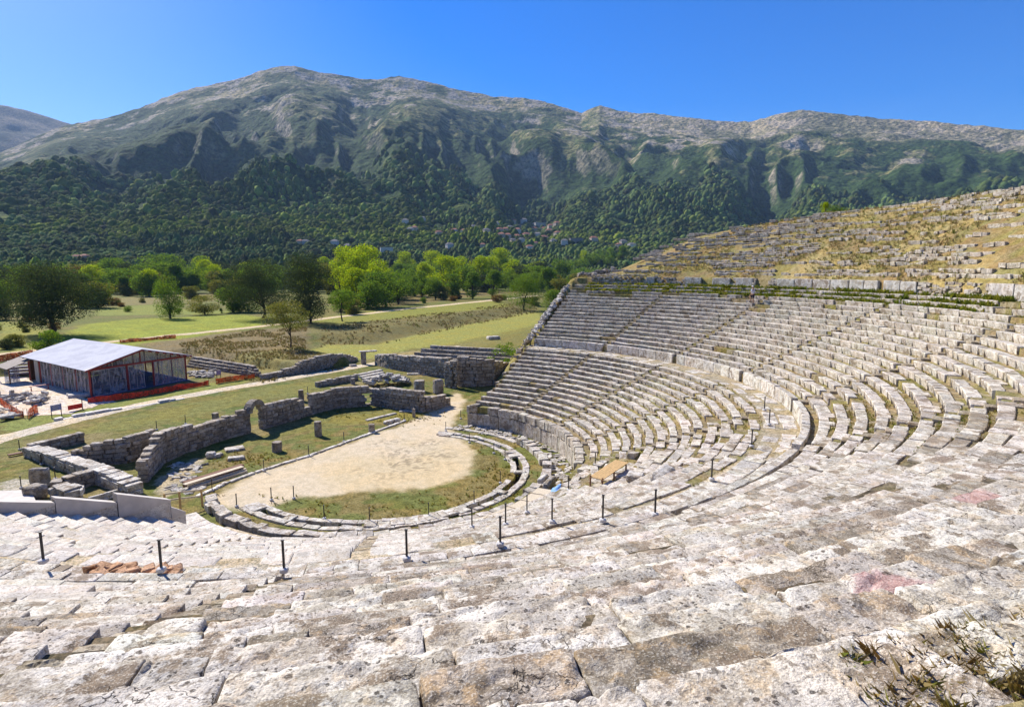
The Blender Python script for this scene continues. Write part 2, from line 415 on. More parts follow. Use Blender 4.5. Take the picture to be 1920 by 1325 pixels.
# colours: what grows or lies where
def colour(x, y):
    n1 = fbm(x*.12, y*.12, s=21, o=4); n2 = fbm(x*.5, y*.5, s=31, o=4); n3 = fbm(x*1.7, y*1.7, s=41, o=3)
    def L(*c): return np.array(c, float)
    c = np.empty(x.shape+(3,)); c[:] = L(.155, .150, .045)
    def put(mask, col): 
        nonlocal c
        c = c*(1-mask[..., None])+np.asarray(col)*mask[..., None]
    put(ss(.46, .62, n2), L(.105, .135, .033)); put(ss(.5, .7, n1)*.8, L(.23, .185, .085)); put(ss(.55, .68, n3)*.5, L(.25, .21, .10))
    jit = (n2-.5)*6+(n3-.5)*2
    def zone(px, z, col, soft=1.5, amt=1., j=1.):
        m = ss(-soft, soft, sdf(x, y, pp(px, z))+jit*j*.5)*amt; put(m, col)
    far = ss(95, 130, np.hypot(x, y)); put(far*.8, L(.13, .15, .035)); put(far*ss(.48, .6, n1)*.6, L(.19, .16, .06))
    mea = L(.235, .275, .035)+np.zeros(x.shape+(3,))
    mea = mea*(1+.35*(n2-.5)[..., None]*2)
    zone([(330, 640), (130, 662), (60, 672), (90, 640), (160, 608), (250, 598), (450, 590), (500, 596), (490, 612), (420, 622)], PH, mea, 2, .95)
    zone([(185, 578), (300, 570), (300, 578), (440, 583), (440, 588), (180, 592)], PH, L(.20, .23, .05), 2)
    zone([(200, 560), (440, 548), (440, 562), (300, 570), (190, 575)], PH, L(.20, .18, .07), 2)
    zone([(0, 655), (0, 600), (60, 612), (110, 628), (130, 655), (60, 668)], PH, L(.25, .26, .05), 2, .8)
    zone([(260, 645), (480, 618), (580, 612), (575, 655), (590, 668), (650, 676), (490, 702), (352, 676)], PH, L(.20, .158, .085), 1.5, .9)
    zone([(400, 668), (520, 655), (560, 680), (500, 692)], PH, L(.22, .21, .075), 1.5, .7, 2)
    zone([(600, 618), (760, 598), (880, 583), (1000, 566), (1010, 582), (930, 597), (800, 622), (700, 645), (600, 645)], .8, L(.165, .145, .06), 1.5, .85, 1.6)
    zone([(545, 604), (700, 582), (940, 563), (960, 574), (800, 592), (640, 606)], PH, L(.23, .24, .05), 1.5, .85)
    zone([(640, 575), (780, 552), (980, 530), (1010, 545), (850, 560), (680, 582)], PH, L(.19, .14, .06), 2, .7)
    zone([(545, 668), (590, 655), (610, 646), (700, 646), (800, 623), (930, 598), (1010, 582), (1020, 612), (900, 640), (770, 655), (700, 672), (640, 676)], 0, L(.285, .285, .075), 1.2, .9, .7)
    zone([(700, 668), (800, 655), (890, 640), (960, 633), (900, 650), (760, 668)], 0, L(.36, .30, .16), .8, .6)
    zone([(830, 650), (900, 632), (990, 612), (1040, 600), (1010, 660), (980, 650)], 0, L(.19, .18, .055), 1, .8)
    # grass between the path and the ruins
    zone([(0, 850), (200, 790), (480, 730), (600, 712), (640, 720), (560, 740), (470, 752), (330, 790), (160, 815), (40, 850), (0, 870)], 0, L(.185, .185, .055), .6, .9)
    zone([(0, 905), (40, 890), (60, 920), (0, 930)], 0, L(.46, .42, .36), .4, .9)
    zone([(0, 795), (200, 750), (330, 726), (500, 700), (480, 712), (200, 768), (0, 815)], 0, L(.20, .23, .06), .5, .9)
    # inside the skene
    zone([(290, 905), (350, 860), (470, 820), (600, 785), (690, 770), (800, 778), (740, 800), (650, 832), (480, 888), (380, 930)], 0, L(.165, .165, .05), .5, .85)
    zone([(600, 790), (700, 770), (800, 780), (720, 802), (640, 812)], 0, L(.23, .20, .05), .5, .7, 2)
    zone([(300, 900), (370, 862), (390, 880), (350, 915), (300, 930)], 0, L(.40, .35, .27), .3, .9)
    # orchestra: sand, then the ring of dry grass
    ring = L(.20, .165, .065)+np.zeros(x.shape+(3,)); g = ss(.44, .60, n2)[..., None]
    ring = ring*(1-g)+L(.135, .15, .045)*g
    rr = np.hypot(x-OC[0], y-OC[1]); put((1-ss(17.2, 17.8, rr))*ss(-40, -39, np.degrees(np.arctan2(y, x))+999), ring)
    sandp = [(392, 935), (425, 915), (480, 888), (560, 861), (650, 832), (740, 803), (795, 778), (835, 757), (856, 735), (872, 745), (862, 770), (850, 790), (848, 806), (868, 826), (888, 842),
             (885, 872), (868, 897), (810, 910), (760, 918), (700, 920), (640, 926), (600, 930), (560, 930), (527, 940), (505, 948), (470, 955), (430, 950)]
    sp = pp(sandp); sd_ = sdf(x, y, sp)+jit*.22
    sandc = L(.53, .43, .275)+np.zeros(x.shape+(3,)); q = ss(.4, .7, n1)[..., None]; sandc = sandc*(1-q)+L(.55, .46, .33)*q
    sandc = sandc*(1-.40*ss(.56, .62, fbm(x*3.1, y*3.1, s=77, o=2))*ss(7, 1.5, np.hypot(x-3.2, y-4.5)+3*(n2-.5)*4))[..., None]
    sm = ss(-.6, .5, sd_); put(sm, sandc)
    return np.concatenate([c, (1-.60*sm)[..., None]], -1)
near = RR < 420
GC = np.empty(GX.shape+(4,)); GC[:] = (.10, .12, .035, 1)
k_ = int((rings < 420).sum()); GC[:k_] = colour(GX[:k_], GY[:k_])
GC[chan] = (.07, .055, .035, 1)  # gutter bed painted dark: shade of the slot put into its colour
def grid_faces(n, m, wrap=False):
    i, j = np.meshgrid(np.arange(n-1), np.arange(m if wrap else m-1), indexing='ij')
    a = i*m+j; b = i*m+(j+1) % m; c = (i+1)*m+(j+1) % m; d = (i+1)*m+j
    return np.stack([a, d, c, b], -1).reshape(-1, 4)
V = np.stack([GX, GY, GZ], -1).reshape(-1, 3); nV = len(V)
V = np.concatenate([V, [[OC[0], OC[1], 0.]]])
F4 = grid_faces(len(rings), NTH, True)
F3 = np.stack([np.full(NTH, nV), np.arange(NTH), (np.arange(NTH)+1) % NTH], -1)
mk('ground', V, [F4, F3], M['ground'], smooth=True, cols={'col': np.concatenate([GC.reshape(-1, 4), [[.52, .405, .245, .3]]])}, kind='structure')

def ribbon(name, pts, wd, mat, col, lift=.03, kind='structure', n=60, jitter=.25, flat=None):
    """a path draped on the ground"""
    pts = np.array(pts, float)[:, :2]; d = np.r_[0, np.cumsum(np.hypot(*np.diff(pts, axis=0).T))]
    s = np.linspace(0, d[-1], n); X = np.stack([np.interp(s, d, pts[:, 0]), np.interp(s, d, pts[:, 1])], -1)
    for _ in range(6): X[1:-1] = (X[:-2]+2*X[1:-1]+X[2:])/4
    t = np.gradient(X, axis=0); t /= np.linalg.norm(t, axis=1)[:, None]; nn = np.stack([-t[:, 1], t[:, 0]], -1)
    W = np.interp(s, d, wd) if hasattr(wd, '__len__') else np.full(n, float(wd))
    k = 9; q = np.linspace(-.5, .5, k)
    off = W[:, None]*q[None]+(abs(q)[None] > .4)*(fbm(s[:, None]*.7+q[None]*40, s[:, None]*0+3, s=9, o=3)-.5)*jitter*2
    XY = X[:, None]+nn[:, None]*off[..., None]
    Z = G(XY[..., 0], XY[..., 1])+lift*(1-(abs(q) > .45))-.02*(abs(q) > .45)
    Vv = np.concatenate([XY, Z[..., None]], -1).reshape(-1, 3)
    n2 = fbm(Vv[:, 0]*1.2, Vv[:, 1]*1.2, s=51, o=3)
    cc = np.array(col)[None]*(.85+.3*n2)[:, None]
    return mk(name, Vv, grid_faces(n, k), mat, smooth=True, cols={'col': cc}, kind=kind)
ribbon('gravel_path', pp([(-120, 862), (0, 822), (100, 797), (200, 773), (300, 751), (400, 733), (500, 716), (600, 699), (665, 688), (700, 682), (770, 668), (860, 648)]), [3.6, 3.4, 3.2, 3.2, 3.2, 3.2, 3.2, 3.2, 3.4, 3.2, 2.6, 1.5], M['sand'], (.55, .49, .41), n=160)
ribbon('field_track', [PG(*q) for q in [(-80, 672), (0, 664), (60, 658), (150, 648), (240, 637), (330, 628), (480, 613), (580, 601), (640, 593), (760, 579), (860, 569), (940, 561), (1010, 554)]], [4, 4, 4, 4, 4, 4, 4, 4, 4.5, 5, 6, 7, 7], M['sand'], (.56, .47, .33), lift=.08, n=160, jitter=.6)

# ------------------------------------------------------------------ mountains
f_ = lambda p: (np.array([a for a, b in p], float), np.array([b for a, b in p], float))
def az_of(x): return YAW+np.arctan((np.asarray(x, float)-960)/FPX)
def tan_of(x, y):                                        # tangent of the elevation of a pixel
    d = np.array([ray(a, b) for a, b in zip(np.atleast_1d(x), np.atleast_1d(y))]); return d[:, 2]/np.hypot(d[:, 0], d[:, 1])
RIDGE = [(-700, 330), (-300, 318), (-100, 312), (0, 300), (60, 281), (100, 263), (140, 246), (180, 236), (250, 222), (300, 205), (350, 183), (400, 168), (440, 160), (480, 150), (515, 136), (550, 128), (575, 126), (610, 137), (650, 142), (690, 150), (720, 150),
         (760, 144), (800, 152), (850, 165), (880, 172), (930, 182), (980, 185), (1020, 192), (1060, 205), (1085, 213), (1100, 206), (1117, 199), (1150, 208), (1175, 213), (1210, 213), (1240, 219), (1280, 223), (1330, 230), (1390, 231), (1430, 219), (1480, 210), (1530, 217),
         (1600, 224), (1700, 232), (1800, 241), (1870, 250), (1920, 248), (2100, 262), (2400, 290), (3000, 320)]
rx, ry = f_(RIDGE); r_az = az_of(rx); r_tan = tan_of(rx, ry)
MIDY = [(-700, 350), (0, 332), (300, 338), (500, 330), (700, 352), (900, 372), (1100, 395), (1500, 400), (1920, 395), (3000, 400)]
mx, my = f_(MIDY); m_az = az_of(mx); m_tan = tan_of(mx, my)
D0, D1 = 620., 2100.
def d2_of(az): return np.interp(az, az_of([-700, 300, 900, 1300, 1900, 3000]), [4700, 4600, 4300, 3700, 3500, 3500])
def mount(az, d):
    tr = np.interp(az, r_az, r_tan); tm = np.interp(az, m_az, m_tan); D2 = d2_of(az)
    zr = CAMH+tr*D2; zm = CAMH+tm*D1
    u1 = np.clip((d-D0)/(D1-D0), 0, 1); u2 = np.clip((d-D1)/(D2-D1), 0, 1); u3 = np.clip((d-D2)/3500, 0, 1)
    z = zm*(.25*u1+.75*u1**1.7)+(zr-zm)*(.62*u2+.38*u2**2)-u3*zr*.7
    # spurs and gullies, running down the slope
    X = d*np.sin(az); Y = d*np.cos(az); A = az*D2
    wz = fbm(X/700., Y/700., s=60, o=4)-.5
    q1 = 1-abs(2*vn((A+900*wz)/820., d/2600.+1.7*wz, s=167)-1)
    q2 = 1-abs(2*vn((A+520*wz)/330., d/1100.+2*wz, s=62)-1)
    q3 = 1-abs(2*vn((A+220*wz)/120., d/420.+wz, s=63)-1)
    q1, q2, q3 = [ss(-.1, 1.1, q_) for q_ in (q1, q2, q3)]
    q4 = 1-abs(2*fbm(X/95., Y/95., s=64, o=4)-1)
    env = ss(0, .25, u2+.18*ss(.3, 1, u1))*(1-ss(.45, .97, u2))*1.0
    low = ss(.15, .8, u1)
    top = ss(.0, .2, u2)
    z = z+env*(215*(q1-.5)+100*(q2-.52)+46*(q3-.52))+low*30*(q2-.5)*(1-ss(.7, 1, u2))+(low*8+top*20*(1-.75*ss(.8, 1, u2)))*(q4-.5)
    cap = CAMH+tr*d*(.80+.14*ss(0, .9, u2)); k_ = 25.; soft = cap-k_*np.log1p(np.exp(np.clip((cap-z)/k_, -40, 40)))
    z = np.where((u1 > .15) & (u2 < .97), z*ss(.85, .97, u2)+(1-ss(.85, .97, u2))*np.minimum(soft, cap), z)
    return np.where(d < D0, -3-.02*(D0-d), z), u1, u2, q1, q2, q4
AZ = np.linspace(YAW-1.12, YAW+1.05, 1500)
DD = np.concatenate([np.geomspace(560, 2100, 260), np.linspace(2115, 4800, 300), np.linspace(4850, 8000, 30)])
D_, A_ = np.meshgrid(DD, AZ, indexing='ij')
MZ, u1, u2, q1, q2, q4 = mount(A_, D_)
MX = D_*np.sin(A_); MY = -CAMD+D_*np.cos(A_)
# what covers the slope: forest low and in the gullies, scrub, bare grass and rock high up
e1 = fbm(MX/260., MY/260., MZ/260., s=70, o=5); e2 = fbm(MX/70., MY/70., MZ/70., s=75, o=4); e3 = fbm(MX/26., MY/26., MZ/26., s=80, o=3)
slope = np.hypot(np.gradient(MZ, axis=0)/np.gradient(D_, axis=0), np.gradient(MZ, axis=1)/(D_*(AZ[1]-AZ[0])))
relh = u2
bare = ss(.56, .86, relh+1.5*(e1-.5)+.22*(q1-.5)+.7*(e2-.5))
fore = np.array([.034, .062, .019]); scrub = np.array([.105, .125, .044]); rock = np.array([.34, .29, .235]); grass_ = np.array([.31, .255, .135])
c = scrub*np.ones(MX.shape+(1,))
def put_(m, col):
    global c
    c = c*(1-m[..., None])+np.asarray(col)*m[..., None]
put_(ss(.45, .57, e3+.5*(e2-.5))*.6, np.array([.19, .17, .085]))
bare = ss(.78, 1.06, relh+1.4*(e1-.5)+.9*(e2-.5)+.25*(q1-.5))
put_(bare, grass_); put_(bare*ss(.47, .57, e2+.5*(e3-.5)), rock)
fm_ = 1-ss(-.08, .10, (relh-1.02)*.60+1.0*(e1-.5)+1.1*(e2-.5)+.55*(q1-.45)+.38*(q2-.5)+.5*(e3-.5)-.06*(1-u1))
put_(fm_*.97, fore)
put_(ss(1.5, 2.1, slope+.9*(e3-.5)+.8*(e2-.5))*ss(.1, .3, u2)*.75, rock*.9)
rightb = ss(az_of([1050])[0], az_of([1350])[0], A_)*ss(.62, .95, u2+.4*(e1-.5)); put_(rightb*.6, np.array([.36, .30, .22]))
lightg = ss(.57, .66, fbm(MX/110., MY/110., s=90, o=4))*(1-ss(.5, .9, u1)); put_(lightg*.8, np.array([.115, .14, .025]))
def mountain_material():
    k = NT('forested_mountain'); c = k.attr('col')
    a = k.noise(.021, 6, .65); b = k.noise(.07, 5, .7); v = k.voro(.045)
    c = k.mix(k.ramp(b, .48, .60, 0, .8), c, k.mix(1., c, (1.6, 1.5, 1.3), 'MULTIPLY'))
    c = k.mix(k.ramp(b, .50, .42, 0, .85), c, k.mix(1., c, (.40, .45, .42), 'MULTIPLY'))
    c = k.mix(k.ramp(a, .50, .56, 0, .65), c, k.mix(1., c, (.45, .54, .45), 'MULTIPLY'))
    h = k.math('SUBTRACT', k.math('MULTIPLY', b, 1.), k.math('MULTIPLY', v, .7))
    return k.done(c, .95, k.bump(h, 12., .8), .05)
M['mount'] = mountain_material()
mk('mountain', np.stack([MX, MY, MZ], -1).reshape(-1, 3), grid_faces(len(DD), len(AZ))[:, ::-1], M['mount'], smooth=True, cols={'col': c.reshape(-1, 3)}, kind='structure')
# a second, farther mountain at the left edge
FR = [(-900, 215), (-400, 190), (-100, 186), (0, 196), (60, 203), (110, 216), (165, 234), (240, 262), (400, 320), (700, 420)]
fx_, fy_ = f_(FR); fa = az_of(fx_); ft = tan_of(fx_, fy_)
AZ2 = np.linspace(YAW-1.15, az_of([600])[0], 420); DD2 = np.linspace(5200, 9500, 120)
D2_, A2_ = np.meshgrid(DD2, AZ2, indexing='ij')
tz = np.interp(A2_, fa, ft); u = np.clip((D2_-5200)/2800, 0, 1); dn = np.clip((D2_-8000)/1500, 0, 1)
X2 = D2_*np.sin(A2_); Y2 = -CAMD+D2_*np.cos(A2_)
wz = fbm(X2/900, Y2/900, s=101, o=4)-.5
Z2 = 50+(tz*8000+CAMH-50)*u**1.1-dn*900+420*(1-abs(2*vn((A2_*8000+900*wz)/900, D2_/3000, s=102)-1)-.5)*u*(1-ss(.7, 1, u))+80*(fbm(X2/220, Y2/220, s=103, o=4)-.5)*(1-.6*ss(.8, 1, u))
e = fbm(X2/300, Y2/300, Z2/300, s=104, o=5); cc = np.array([.035, .05, .03])*np.ones(X2.shape+(1,)); bb = ss(.55, .9, u+1.2*(e-.5))[..., None]; cc = cc*(1-bb)+np.array([.20, .165, .115])*bb
mk('distant_mountain', np.stack([X2, Y2, Z2], -1).reshape(-1, 3), grid_faces(len(DD2), len(AZ2))[:, ::-1], M['mount'], smooth=True, cols={'col': cc.reshape(-1, 3)}, kind='structure')
def hit(x, y, lo=80.):
    """where the line of sight through a pixel meets the valley or the mountain"""
    d = ray(x, y); h = math.hypot(d[0], d[1]); az = math.atan2(d[0], d[1]); ds = np.concatenate([np.arange(lo, 620, .5), np.arange(620, 4700, 4.)])
    zr = CAMH+d[2]/h*ds
    X = ds*math.sin(az); Y = -CAMD+ds*math.cos(az)
    near_ = ds < 640; zt = np.where(near_, 0, 0.)
    zt[near_] = G(X[near_], Y[near_])
    zt = np.maximum(zt, mount(np.full(ds.shape, az), ds)[0])
    i = int(np.argmax(zr <= zt)); return np.array([X[i], Y[i], zt[i]]), ds[i]
# ------------------------------------------------------------------ the theatre
LT, LR, LN, LRF = .92, .38, 14, 19.0                     # lower bank: tread, riser, rows, first front
UT, UR, UN, URF = .95, .434, 17, 34.164                  # middle bank
ZB, ZWALK, ZC = 2.38, 7.70, 8.56
ZD0, ZD1, RD = 15.95, 17.2, 51.72
EDGE_R, EDGE_L = 51.0, -135.2
STAIR_U = [32., 13., -7., -27.6, -49.6, -71.5, -94.6, -114.]
STAIR_L = [32., 11.5, -9.3, -29.5, -50.5, -71., -91.5, -110.6]
def lfront(i): return LRF+LT*i
def ltop(i): return {-2: 1.22, -1: 1.84}.get(i, ZB+LR*(i+1))
def ufront(j): return URF+UT*j
def utop(j): return ZC+UR*j
def rings_of():
    L = [(-2, lfront(-2), ltop(-2)), (-1, lfront(-1), ltop(-1))]+[(i, lfront(i), ltop(i)) for i in range(LN)]
    return L
def cavea_z(r, th):
    """ground under and behind the seats (stepped), for th in degrees"""
    z = np.full(r.shape, .55)
    right = th > -38
    z = np.where(r > 18.1, np.where(right, ZB-.08, z), z)
    for i, rf, zt in rings_of():
        m = r > rf+.14
        if i < 0: m &= ~right
        z = np.where(m, np.maximum(zt-.075, np.where(right, np.where(r > 18.1, ZB-.08, .02), -9)), z)
    z = np.where(r > 31.7, ZWALK-.02, z); z = np.where(r > URF+.2, ZC-.10, z)
    for j in range(1, UN+1): z = np.where(r > ufront(j)+.14, utop(j)-.075, z)
    return z
rr = [14.9]
while rr[-1] < 52.2:
    rr.append(rr[-1]+.12)
rr = np.array(sorted(set(np.round(rr, 3)) | set(np.round([lfront(i)+q for i in range(-2, LN) for q in (.13, .15)]+[ufront(j)+q for j in range(1, UN+1) for q in (.13, .15)]+[31.69, 31.71, URF+.19, URF+.21, 17.19, 17.21, 18.09, 18.11], 3))))
tt = np.arange(EDGE_L+.2, EDGE_R-.1, .22)
RR_, TT_ = np.meshgrid(rr, tt, indexing='ij'); TR = np.radians(TT_)
X_ = RR_*np.cos(TR); Y_ = RR_*np.sin(TR); Z_ = cavea_z(RR_, TT_)
Z_ = np.where((TT_ > -38) & (RR_ < 18.1), .02, Z_)
keep = True
Z_ += .045*(fbm(X_*1.1, Y_*1.1, s=110, o=4)-.5)*2
n1 = fbm(X_*.35, Y_*.35, s=111, o=4); n2 = fbm(X_*2.1, Y_*2.1, s=112, o=3); n3 = fbm(X_*.9, Y_*.9, s=113, o=4)
def lerpc(c, m, col): return c*(1-m[..., None])+np.asarray(col)*m[..., None]
c = np.array([.235, .19, .115])*np.ones(X_.shape+(1,))
c = lerpc(c, ss(.48, .60, n3)*.6, (.25, .225, .085)); c = lerpc(c, ss(.52, .64, n1)*ss(-75, -45, TT_)*.6, (.20, .20, .06))
c = lerpc(c, ss(.52, .64, n2)*.6, (.36, .31, .24))
c = lerpc(c, ss(-45, -75, TT_)*ss(30, 36, RR_)*.75, (.16, .135, .10)); c = lerpc(c, ss(-45, -75, TT_)*ss(.5, .62, n2)*ss(30, 36, RR_)*.7, (.07, .055, .042))
c = lerpc(c, ss(-80, -88, TT_)*(1-ss(31, 33, RR_))*.85, (.50, .45, .38))
wk = ss(31.6, 31.9, RR_)*(1-ss(34, 34.3, RR_)); c = lerpc(c, wk*.75, (.40, .35, .27)); c = lerpc(c, wk*ss(-48, -56, TT_)*.8, (.55, .50, .43))
c = lerpc(c, ss(50.3, 50.8, RR_)*.7, (.17, .18, .05))
F_ = grid_faces(len(rr), len(tt))
mid_ok = ~((RR_ < 18.0) & (TT_ > -38))
fm = mid_ok.ravel()[F_].all(1)
mk('cavea_ground', np.stack([X_, Y_, Z_], -1).reshape(-1, 3), F_[fm][:, ::-1], M['earth'], smooth=False, cols={'col': c.reshape(-1, 3)}, kind='structure')

def surf_pt(x, y, lift=0.):
    d = ray(x, y); t = np.linspace(2, 140, 28000); Q = CP+d*t[:, None]; r = np.hypot(Q[:, 0], Q[:, 1]); a = np.degrees(np.arctan2(Q[:, 1], Q[:, 0]))
    zt = np.where((r > 15) & (r < 51) & (a > EDGE_L) & (a < EDGE_R), cavea_z(r, a)+.07, .0); i = int(np.argmax(Q[:, 2] <= zt)); return np.array([Q[i, 0], Q[i, 1], zt[i]+lift])

def arc_blocks(r0, z0, depth, height, spans, lmin, lmax, full=None, ro=.03, zj=.02, rj=.03, tilt=.0, lipd=.13, near_ok=True, seed=0, skip=0., tintf=None, lod_scale=1., cull=True, loose=None):
    """one curved course of blocks. spans: list of (th_hi, th_lo) degrees; returns list of (V, F, tint, newness)"""
    rng = np.random.default_rng(1000+seed)
    B = []
    for hi, lo in spans:
        a = hi; last = None
        while a > lo+.15:
            ln = rng.uniform(lmin, lmax)*(.55 if rng.random() < .12 else 1); da = math.degrees(ln/r0)
            if a-da < lo+.5*math.degrees(lmin/r0): da = a-lo
            m = a-da/2
            if not (skip and rng.random() < (skip(m) if callable(skip) else skip)): B.append((m, da))
            a -= da
    if not B: return []
    B = np.array(B); n = len(B)
    mid = np.radians(B[:, 0]); ctr = np.stack([(r0+depth/2)*np.cos(mid), (r0+depth/2)*np.sin(mid), np.full(n, z0)], -1)
    if cull:
        k = seen(ctr, 420); B = B[k]; mid = mid[k]; ctr = ctr[k]; n = len(B)
        if n == 0: return []
    dist = np.linalg.norm(ctr-CP, axis=1)/lod_scale
    gap = rng.uniform(.004, .018, n); L = np.radians(B[:, 1])*r0-gap
    dp = np.array([full(t, rng) if full else depth for t in B[:, 0]]); hh = height*rng.uniform(.96, 1.04, n)
    dz = rng.normal(0, zj, n); dr = rng.normal(0, rj, n); ta = rng.normal(0, tilt+.015, n); tb = rng.normal(0, tilt+.018, n); tw = rng.normal(0, tilt+.006, n)
    if loose is not None:
        q = np.array([loose(t) for t in B[:, 0]]); dz += q*rng.normal(0, .10, n); dr += q*rng.normal(0, .16, n); ta += q*rng.normal(0, .10, n); tb += q*rng.normal(0, .10, n); tw += q*rng.normal(0, .14, n)
    tint = rng.uniform(.88, 1.07, n)[:, None]*(1+rng.normal(0, .010, (n, 3)))*np.array([1, .985, .96])
    if tintf is not None: tint = tint*np.array([tintf(t) for t in B[:, 0]])
    out = []
    for lo, hi, tpl in ((0, 8.5, (30, 20, 9)), (8.5, 14, (18, 12, 6)), (14, 24, (9, 6, 4)), (24, 42, (6, 4, 3)), (42, 999, (4, 3, 3))):
        s = np.where((dist >= lo) & (dist < hi))[0]
        if not len(s): continue
        T = box_template(*tpl, edge=.018 if tpl[0] > 8 else .06)
        size = np.stack([L[s], dp[s], hh[s]], -1)
        def place(W, s=s):
            x = W[..., 0]; y = W[..., 1]; z = W[..., 2]-size[:, None, 2]/2
            x, y = x-tw[s][:, None]*y, y+tw[s][:, None]*x
            z = z+x*ta[s][:, None]+y*tb[s][:, None]
            r = r0+dr[s][:, None]+y+dp[s][:, None]/2; th_ = mid[s][:, None]-x/r0
            return np.stack([r*np.cos(th_), r*np.sin(th_), z0+dz[s][:, None]+z], -1)
        near_ = hi <= 14
        er = rng.uniform(.010, .030, len(s)) if near_ else rng.uniform(.015, .035, len(s))
        V, F = stone_blocks(T, size, place, er, ro*(.9 if near_ else .85), 1.3 if near_ else 1.9, lip=lipd, seed=seed % 7)
        if near_:                                          # finer weathering: ridges, hollows, chipped rims
            n = fbm(V[:, 0]*7, V[:, 1]*7, V[:, 2]*7, 5, 4)-.5; m2 = 1-abs(2*fbm(V[:, 0]*1.6, V[:, 1]*1.6, V[:, 2]*1.6, 15, 3)-1)
            n4 = fbm(V[:, 0]*2.9, V[:, 1]*2.9, V[:, 2]*2.9, 25, 3)-.5; V[:, 2] += .04*n+.04*n4-.035*ss(.90, .98, m2)*(V[:, 2] > z0-.16)
        out.append((V, F, np.repeat(tint[s], len(T[0]), 0), np.repeat(B[s, 0], len(T[1])), hi))
    return out
def join(parts):
    V = []; F = []; C = []; A = []; o = 0; S = []
    for v, f, c, a, hi in parts:
        V.append(v); F.append(f+o); C.append(c); A.append(a); o += len(v); S.append(np.full(len(f), hi <= 14))
    return np.concatenate(V), np.concatenate(F), np.concatenate(C), np.concatenate(A), np.concatenate(S)
def spans_of(hi, lo, stairs, r, half=.36):
    g = math.degrees(half/r); out = []; a = hi
    for s in sorted(stairs, reverse=True):
        if s > hi or s < lo: continue
        out.append((a, s+g)); a = s-g
    out.append((a, lo)); return out
def set_pink():
    for k_, (x, y) in enumerate(((1693, 1112), (1827, 932))):
        p_ = surf_pt(x, y)
        for m_ in (M['stone'],):
            ds = [n_ for n_ in m_.node_tree.nodes if n_.bl_idname == 'ShaderNodeVectorMath' and n_.operation == 'DISTANCE']; ds[k_].inputs[1].default_value = tuple(p_)
set_pink()
def row_object(name, parts, parent, mats, newf=None):
    V, F, C, A, S = join(parts)
    o = mk(name, V, F, mats[0], parent, False, {'tint': C})
    if len(mats) > 1:
        for m_ in mats[1:]: o.data.materials.append(m_)
        o.data.polygons.foreach_set('material_index', np.array([newf(a) for a in A], np.int32))
    o.data.polygons.foreach_set('use_smooth', S)
    return o
def hsh(a, b): return (math.sin(a*12.9898+b*78.233)*43758.5453) % 1
upper = thing('stone_seating', 'ruined uppermost bank of broken seat rows overgrown with dry grass above the slab wall', 'seating')
def wedges(stairs_, hi, lo, bank):
    e = [hi]+[q for q in sorted(stairs_, reverse=True) if lo < q < hi]+[lo]; out = []
    for k in range(len(e)-1):
        lab = 'wedge of curved stone seats in the %s bank, %s from its far right end' % (bank, nth(k))
        out.append((e[k], e[k+1], thing('seat_wedge', lab, 'seating', group='wedges of stone seats')))
    return out
WL = wedges(STAIR_L, EDGE_R, EDGE_L, 'lower'); WU = wedges(STAIR_U, EDGE_R, -124, 'middle')
def wedge_rows(W, parts_of, mats, newf):
    for hi, lo, t in W:
        parts = parts_of(hi, lo)
        if parts: row_object('seat_row', parts, t, mats, newf)
def cut(hi, lo, a, b, r, half=.36):
    g = math.degrees(half/r); h2 = a if a >= EDGE_R-.01 else a-g; l2 = b if b <= min(EDGE_L, -124)+.01 or b == -124 else b+g
    return min(hi, h2), max(lo, l2)
def full_l(t, rng): return LT*(rng.uniform(.9, 1.0) if (t < -80 or rng.random() < .15) else rng.uniform(.60, .74))
def full_u(t, rng):
    p = .12+.28*float(ss(-48, -66, t))
    return UT*(rng.uniform(.86, 1.02) if rng.random() < p else rng.uniform(.58, .74))
tl = lambda t: np.array([1.0, .99, .97])*(1-.10*float(ss(20, 40, t)))  # far right seats tinted darker, their turn from the sun painted in
rubble = lambda t: float(ss(-52, -44, t)*(1-ss(-30, -24, t)))
for i, rf, zt in rings_of():
    hi, lo = (EDGE_R+1.2, EDGE_L) if i >= 0 else (-38, EDGE_L)
    if i >= 0: hi = 50.6+max(0, (22-rf))*.75
    def po(a, b, i=i, rf=rf, zt=zt):
        h2, l2 = cut(hi if a >= EDGE_R-.01 else 99, lo, hi if a >= EDGE_R-.01 else a, b, rf); h2 = min(h2, hi)
        if h2-l2 < .5: return []
        return arc_blocks(rf, zt, .6*LT, LR+.14, [(h2, l2)], 1.0, 2.2, full_l, seed=20+i*11+int(a+200), tintf=tl, zj=.014, rj=.02, loose=(lambda t: .9*rubble(t)*(1 if i < 5 else .35)), skip=(lambda t: .03+.22*rubble(t)*(1 if i < 5 else .2)))
    wedge_rows(WL, po, [M['stone'], M['stone_new']], lambda a: int(a < -84-7*hsh(round(a, 1), i)))
CORNER = P(1925, 1335, 15.75)
def corner(r, t): return math.hypot(r*math.cos(R(t))-CORNER[0], r*math.sin(R(t))-CORNER[1])
